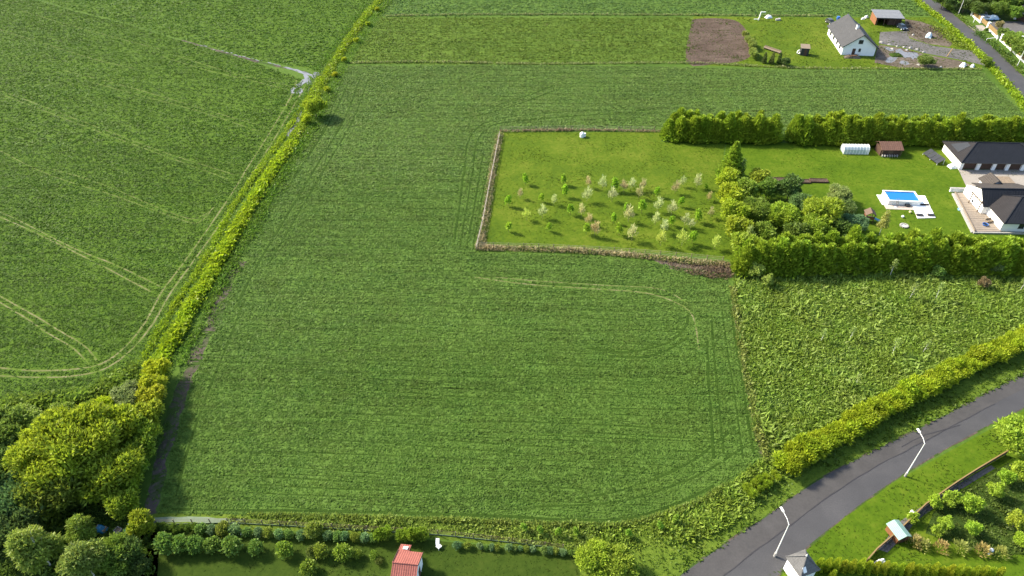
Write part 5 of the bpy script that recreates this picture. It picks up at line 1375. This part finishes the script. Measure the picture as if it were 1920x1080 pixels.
# grove on the lawn
tree('spruce', 1374, 305, 4.2, 'tall pointed conifer at the upper left corner of the grove', (.140, .200, .020), 1.0)
g = [('round', 1366, 340, 3, 'bright shrub beneath the tall conifer at the grove edge', (.185, .225, .014), .95), ('round', 1372, 372, 3, 'bright yellow-green tree on the grove edge, second below the conifer', (.190, .230, .014), 1.05),
     ('round', 1378, 402, 3, 'bright yellow-green tree on the grove edge, third below the conifer', (.185, .225, .014), 1.05), ('round', 1384, 430, 3, 'bright yellow-green tree on the grove edge, fourth below the conifer', (.180, .215, .015), 1.0), ('round', 1392, 458, 3, 'yellowish shrub at the corner where grove meets the spiky hedge', (.170, .195, .018), .95),
     ('round', 1424, 330, 3, 'small round light green tree right of the tall conifer', (.175, .215, .020), .78), ('loose', 1402, 356, 2.8, 'light green open shrub below the small round tree', (.130, .170, .020), .9), ('round', 1440, 356, 2.6, 'mid green bush in the upper middle of the grove', (.095, .140, .020), .85),
     ('wide', 1420, 392, 3.5, 'mid green tree inside the left half of the grove', (.100, .150, .016), .72), ('wide', 1468, 402, 3.5, 'yellow-green rounded tree in the middle of the grove', (.165, .205, .016), .74), ('round', 1480, 358, 2.6, 'dark green shrub by the left raised bed', (.062, .098, .020), 1.0),
     ('willow', 1500, 376, 2.5, 'grey-green soft bush in the grove behind the yellow-green tree', (.090, .135, .035), .66), ('wide', 1542, 398, 4, 'largest bright tree on the right side of the grove', (.165, .205, .014), .92), ('wide', 1528, 425, 3.4, 'bright green tree in front of the largest grove tree', (.135, .180, .015), .72),
     ('willow', 1575, 362, 3, 'pale feathery tree right of the raised beds', (.135, .170, .042), .70), ('willow', 1590, 385, 2.5, 'dull green bush between the feathery tree and the playhouse', (.075, .115, .026), .55), ('willow', 1602, 415, 2.5, 'blue-green soft shrub left of the playhouse', (.085, .135, .055), .62),
     ('round', 1436, 440, 3, 'green tree just behind the spiky hedge at its left part', (.110, .160, .017), .9), ('round', 1490, 440, 2.8, 'dark shaded shrub behind the spiky hedge, middle of the grove', (.070, .110, .016), .95), ('round', 1578, 430, 2.6, 'dark shrub at the lower right corner of the grove', (.065, .100, .018), .8)]
for k_, u, v, z, lab, c, s in g: tree(k_, u, v, z, lab, c, s * 1.15)
tree('birch', 1408, 440, 4, 'thin white-stemmed birch rising from the grove near the hedge corner', (.150, .180, .040), .8)
tree('birch', 1392, 310, 4, 'thin pale-stemmed birch right beside the tall conifer', (.130, .170, .030), .75)
tree('birch', 1660, 412, 4, 'thin yellow birch beside the blue slide', (.190, .200, .040), .8)
# overgrown plot: young birches and bushes
for (u, v, lab, s) in ((1705, 560, 'young white-stemmed birch in the plot, left one of the upper pair', .95), (1754, 561, 'young white-stemmed birch in the plot, right one of the upper pair', 1.0), (1592, 638, 'slim pale sapling in the middle left of the overgrown plot', .8), (1673, 664, 'slim bare-stemmed birch near the middle of the overgrown plot', .95), (1730, 661, 'slim bare-stemmed birch right of the plot middle', .8),
                      (1538, 641, 'faint tan sapling in the left part of the overgrown plot', .75), (1668, 518, 'thin birch standing before the spiky hedge in the plot', 1.0), (1912, 545, 'thin white-stemmed birch at the right edge of the plot', .9), (1604, 724, 'faint sapling in the lower part of the overgrown plot', .7)):
    plant('whip', 'sapling', P(u, v), lab, 'sapling', (.150, .195, .045), s * 1.1)
for (k_, u, v, lab, c, s) in (('loose', 1414, 520, 'pale yellow-green shrub at the upper left corner of the overgrown plot', (.190, .220, .045), .62), ('loose', 1437, 536, 'light green shrub near the upper left corner of the plot', (.150, .190, .035), .5), ('willow', 1552, 502, 'grey-green shrub in front of the spiky hedge', (.110, .150, .050), .5), ('loose', 1604, 508, 'light green bush in front of the spiky hedge', (.150, .200, .035), .55),
                              ('willow', 1862, 510, 'grey-green shrub before the right part of the spiky hedge', (.085, .125, .035), .55), ('loose', 1840, 540, 'brownish dry bush in the upper right of the plot', (.110, .095, .045), .45), ('loose', 1755, 520, 'leafy bush below the spiky hedge in the plot', (.100, .150, .025), .5)):
    plant(k_, 'bush', P(u, v), lab, 'bush', c, s)
# bottom garden
plant('wide', 'tree', P(1113, 1052, 2), 'left one of two joined yellow-green trees at the bottom edge', 'tree', (.185, .215, .020), .62)
plant('wide', 'tree', P(1160, 1060, 2), 'right one of two joined yellow-green trees at the bottom edge', 'tree', (.165, .200, .020), .58)
for i, (u, v, r, c) in enumerate([(314, 1030, 20, 0), (343, 1030, 18, 0), (370, 1031, 18, 0), (402, 1030, 16, 0), (440, 1034, 20, 0), (482, 1034, 15, 0), (536, 1039, 16, 1), (586, 1040, 11, 2), (604, 1040, 15, 1), (580, 1072, 15, 1), (646, 1044, 17, 1), (671, 1043, 9, 1), (702, 1046, 9, 1), (711, 1056, 7, 2)]):
    plant(f'ball{i % 3}', 'round_bush', P(u, v), f'rounded garden bush, {ordinal(i)} from the left among the larger bushes on the bottom lawn', 'bush', [(.085, .130, .022), (.110, .155, .016), (.070, .095, .016)][c], r * .076, 'larger round bushes on the bottom lawn')
small = [(380, 998, 11), (400, 999, 10), (421, 998, 13), (442, 999, 11), (465, 1002, 9), (486, 1003, 9), (504, 1004, 9), (525, 1006, 9), (543, 1006, 9), (566, 1008, 9), (590, 1003, 16), (616, 1009, 9), (634, 1010, 9), (647, 1011, 9), (667, 1012, 9), (685, 1013, 9), (703, 1013, 9),
         (857, 1027, 8), (877, 1027, 7), (900, 1027, 6), (912, 1029, 5), (922, 1029, 6), (932, 1030, 6), (954, 1030, 7), (966, 1031, 5), (976, 1031, 5), (987, 1032, 6), (999, 1033, 6), (1020, 1036, 7), (1031, 1036, 7), (1042, 1037, 7), (1055, 1039, 7), (1071, 1040, 6)]
for i, (u, v, r) in enumerate(small):
    c = [(.095, .150, .030), (.110, .165, .060), (.120, .150, .020), (.085, .140, .050)][(i * 7) % 4]
    plant(f'ball{i % 3}', 'small_bush', P(u, v), f'small rounded bush, {ordinal(i)} from the left in the row below the garden fence', 'bush', c, r * .082, 'small bushes along the garden fence')
for i, (u, v) in enumerate(((982, 995), (1012, 1000), (1046, 1004), (1079, 1003), (1177, 1006), (1236, 992), (1265, 980))):
    plant(f'leafy{i % 3}', 'young_shrub', P(u, v), f'bright young shrub in the tall weeds, {ordinal(i)} from the left above the garden fence', 'shrub', (.130, .210, .022), .62, 'young shrubs in the weed strip')
# garden bed, lower right
tree('wide', 1915, 818, 3.5, 'large bright tree at the right edge below the nearer road', (.165, .220, .020), .85)
for i, (u, v, s, lab) in enumerate(((1905, 895, .62, 'bright leafy shrub below the large tree at the right edge'), (1880, 905, .5, 'leafy shrub left of the shrubs under the large right-edge tree'), (1813, 958, .62, 'tall bright shrub in the middle of the garden bed'), (1776, 945, .5, 'bright shrub at the upper left part of the garden bed'), (1768, 990, .42, 'yellow shrub left of centre in the garden bed'), (1818, 1000, .45, 'yellow-green shrub above the tan shrubs in the bed'),
                                     (1898, 988, .55, 'star-shaped bright shrub at the right part of the garden bed'), (1908, 1022, .42, 'spreading shrub at the lower right of the garden bed'), (1748, 950, .42, 'small bright shrub by the dark fence in the bed'), (1706, 978, .35, 'yellow bush at the path beside the green-roofed hutch'), (1752, 1002, .35, 'small yellow bush right of the green-roofed hutch'), (1860, 930, .5, 'mid green shrub in the upper right of the garden bed'))):
    plant('loose', 'shrub', P(u, v), lab, 'shrub', (.165, .225, .018), s)
for i, (u, v) in enumerate(((1712, 1018), (1727, 1026), (1762, 1030), (1800, 1030), (1840, 1036), (1872, 1040))):
    plant(f'tuft{i % 3}', 'dry_shrub', P(u, v), f'tan half-dry shrub, {ordinal(i)} from the left along the front of the garden bed', 'shrub', (.23, .185, .07) if i % 2 == 0 else (.20, .20, .05), 1.05, 'half-dry shrubs along the bed front')
# orchard saplings
SAP = [(985, 346, 'g', 1), (1056, 347, 'g', 1), (975, 372, 't', .8), (953, 387, 'g', 1.05), (1015, 379, 'g', .8), (1038, 384, 'p', .95), (1059, 369, 'g', 1.05), (1100, 378, 'p', 1.15), (1103, 352, 't', .9), (1129, 357, 'p', 1.2), (1152, 358, 'g', 1.15), (1147, 378, 'p', 1.1), (1017, 409, 'p', 1.05), (1069, 403, 'g', 1.1), (1090, 407, 'p', 1.05), (987, 413, 'y', 1.0), (1103, 422, 't', 1.0), (954, 435, 'g', .9), (1029, 434, 'g', .75), (1099, 440, 'g', 1.05), (1114, 443, 't', 1.15), (1150, 419, 'g', .95), (1160, 441, 'g', 1.0),
       (1184, 358, 'p', 1.2), (1204, 357, 't', .95), (1169, 360, 't', .95), (1197, 372, 't', 1.0), (1231, 369, 'g', .95), (1202, 400, 'g', 1.25), (1173, 398, 'g', .8), (1178, 416, 'p', 1.2), (1233, 397, 'p', 1.2), (1258, 405, 'p', 1.2), (1276, 388, 'g', .9), (1265, 363, 't', 1.0), (1278, 350, 'p', .95), (1306, 352, 'p', 1.1), (1323, 356, 'g', .6), (1328, 377, 't', .7), (1331, 409, 't', .8), (1228, 422, 'p', 1.1), (1258, 424, 'g', 1.05), (1307, 417, 'g', 1.15), (1283, 424, 'p', 1.0), (1294, 430, 'p', .8), (1244, 437, 'p', 1.15), (1184, 451, 'p', 1.35), (1238, 461, 'y', 1.15), (1278, 461, 'y', 1.3), (1297, 457, 'g', 1.15), (1339, 467, 'y', 1.2)]
rows = {}
for s_ in SAP:
    rn = 0 if s_[1] < 366 else 1 if s_[1] < 393 else 2 if s_[1] < 412 else 3 if s_[1] < 431 else 4
    rows.setdefault((rn, s_[2]), []).append(s_)
RN = ['farthest', 'second farthest', 'middle', 'second nearest', 'nearest']
TY = {'g': ('bright green', 'leafy', (.155, .235, .016)), 'p': ('pale feathery', 'feathery', (.27, .29, .125)), 't': ('tan feathery', 'feathery', (.25, .215, .10)), 'y': ('pale yellow', 'feathery', (.28, .31, .06))}
for (rn, ty), l in sorted(rows.items()):
    for i, (u, v, _, s) in enumerate(sorted(l)):
        w, k_, c = TY[ty]
        plant(f'{k_}{(u + v) % 3}', 'sapling', P(u, v), f'{w} sapling in the {RN[rn]} orchard row, {ordinal(i)} of its colour from the left', 'sapling', c, s * random.uniform(.95, 1.12), 'saplings in the orchard')
# yard and top right
tree('wide', 1735, 116, 1.5, 'rounded bush on the dirt yard at the strip edge', (.095, .120, .022), .62, .8, 'bush', 'bush')
for (u, v, s, lab, c) in ((1432, 118, .9, 'pointed dark evergreen at the left of the small group by the bench', (.060, .085, .022)), (1446, 119, .95, 'pointed evergreen in the middle of the group by the bench', (.100, .120, .030)), (1460, 119, .9, 'pointed dark evergreen at the right of the group by the bench', (.050, .075, .020))):
    plant('thuja1', 'evergreen', P(u, v), lab, 'evergreen', c, s * 1.35)
tree('round', 1472, 116, 1.2, 'dark round bush at the right end of the evergreen group', (.050, .075, .018), .6, .8, 'bush', 'bush')
tree('round', 1850, 118, 1.2, 'small bush at the corner where the driveway meets the top road', (.110, .150, .018), .7, .8, 'bush', 'bush')
TR = [('wide', 1772, -4, 4, 'dark tree at the top edge nearest to the road', (.055, .085, .018), 1.0), ('wide', 1800, -14, 5, 'mid green tree at the top edge beside the first dark tree', (.080, .115, .018), 1.1), ('wide', 1834, -6, 5, 'olive green tree at the top edge behind the white cars', (.085, .115, .018), 1.2), ('wide', 1868, -8, 5, 'brownish green tree at the top edge above the trailer', (.085, .105, .018), 1.15),
      ('wide', 1898, -2, 5, 'bright green tree at the top edge near the right corner', (.095, .140, .018), 1.2), ('wide', 1934, 0, 5, 'green tree in the top right corner', (.090, .130, .018), 1.2), ('wide', 1870, 18, 3, 'green tree behind the pale blue trailer', (.075, .110, .016), .85), ('wide', 1902, 22, 3, 'bright green tree beside the white-piered garage', (.095, .140, .018), .75), ('wide', 1835, 16, 3, 'dark green tree behind the white cars', (.060, .095, .016), .8), ('round', 1808, 14, 2, 'dark bush beside the top street lamp', (.050, .080, .016), 1.0),
      ('wide', 1905, 78, 3.5, 'bright green tree behind the tan fence', (.120, .175, .022), .95), ('round', 1880, 62, 2, 'small green tree beside the courtyard behind the fence', (.100, .130, .025), .7), ('round', 1873, 50, 1.0, 'tan bush on the dark courtyard', (.16, .15, .06), .55), ('wide', 1926, 92, 3.5, 'green tree behind the fence at the right picture edge', (.095, .150, .020), .9), ('round', 1850, 55, 1.0, 'low shrub at the gate apron', (.075, .115, .018), .3)]
for k_, u, v, z, lab, c, s in TR: tree(k_, u, v, z, lab, c, s)
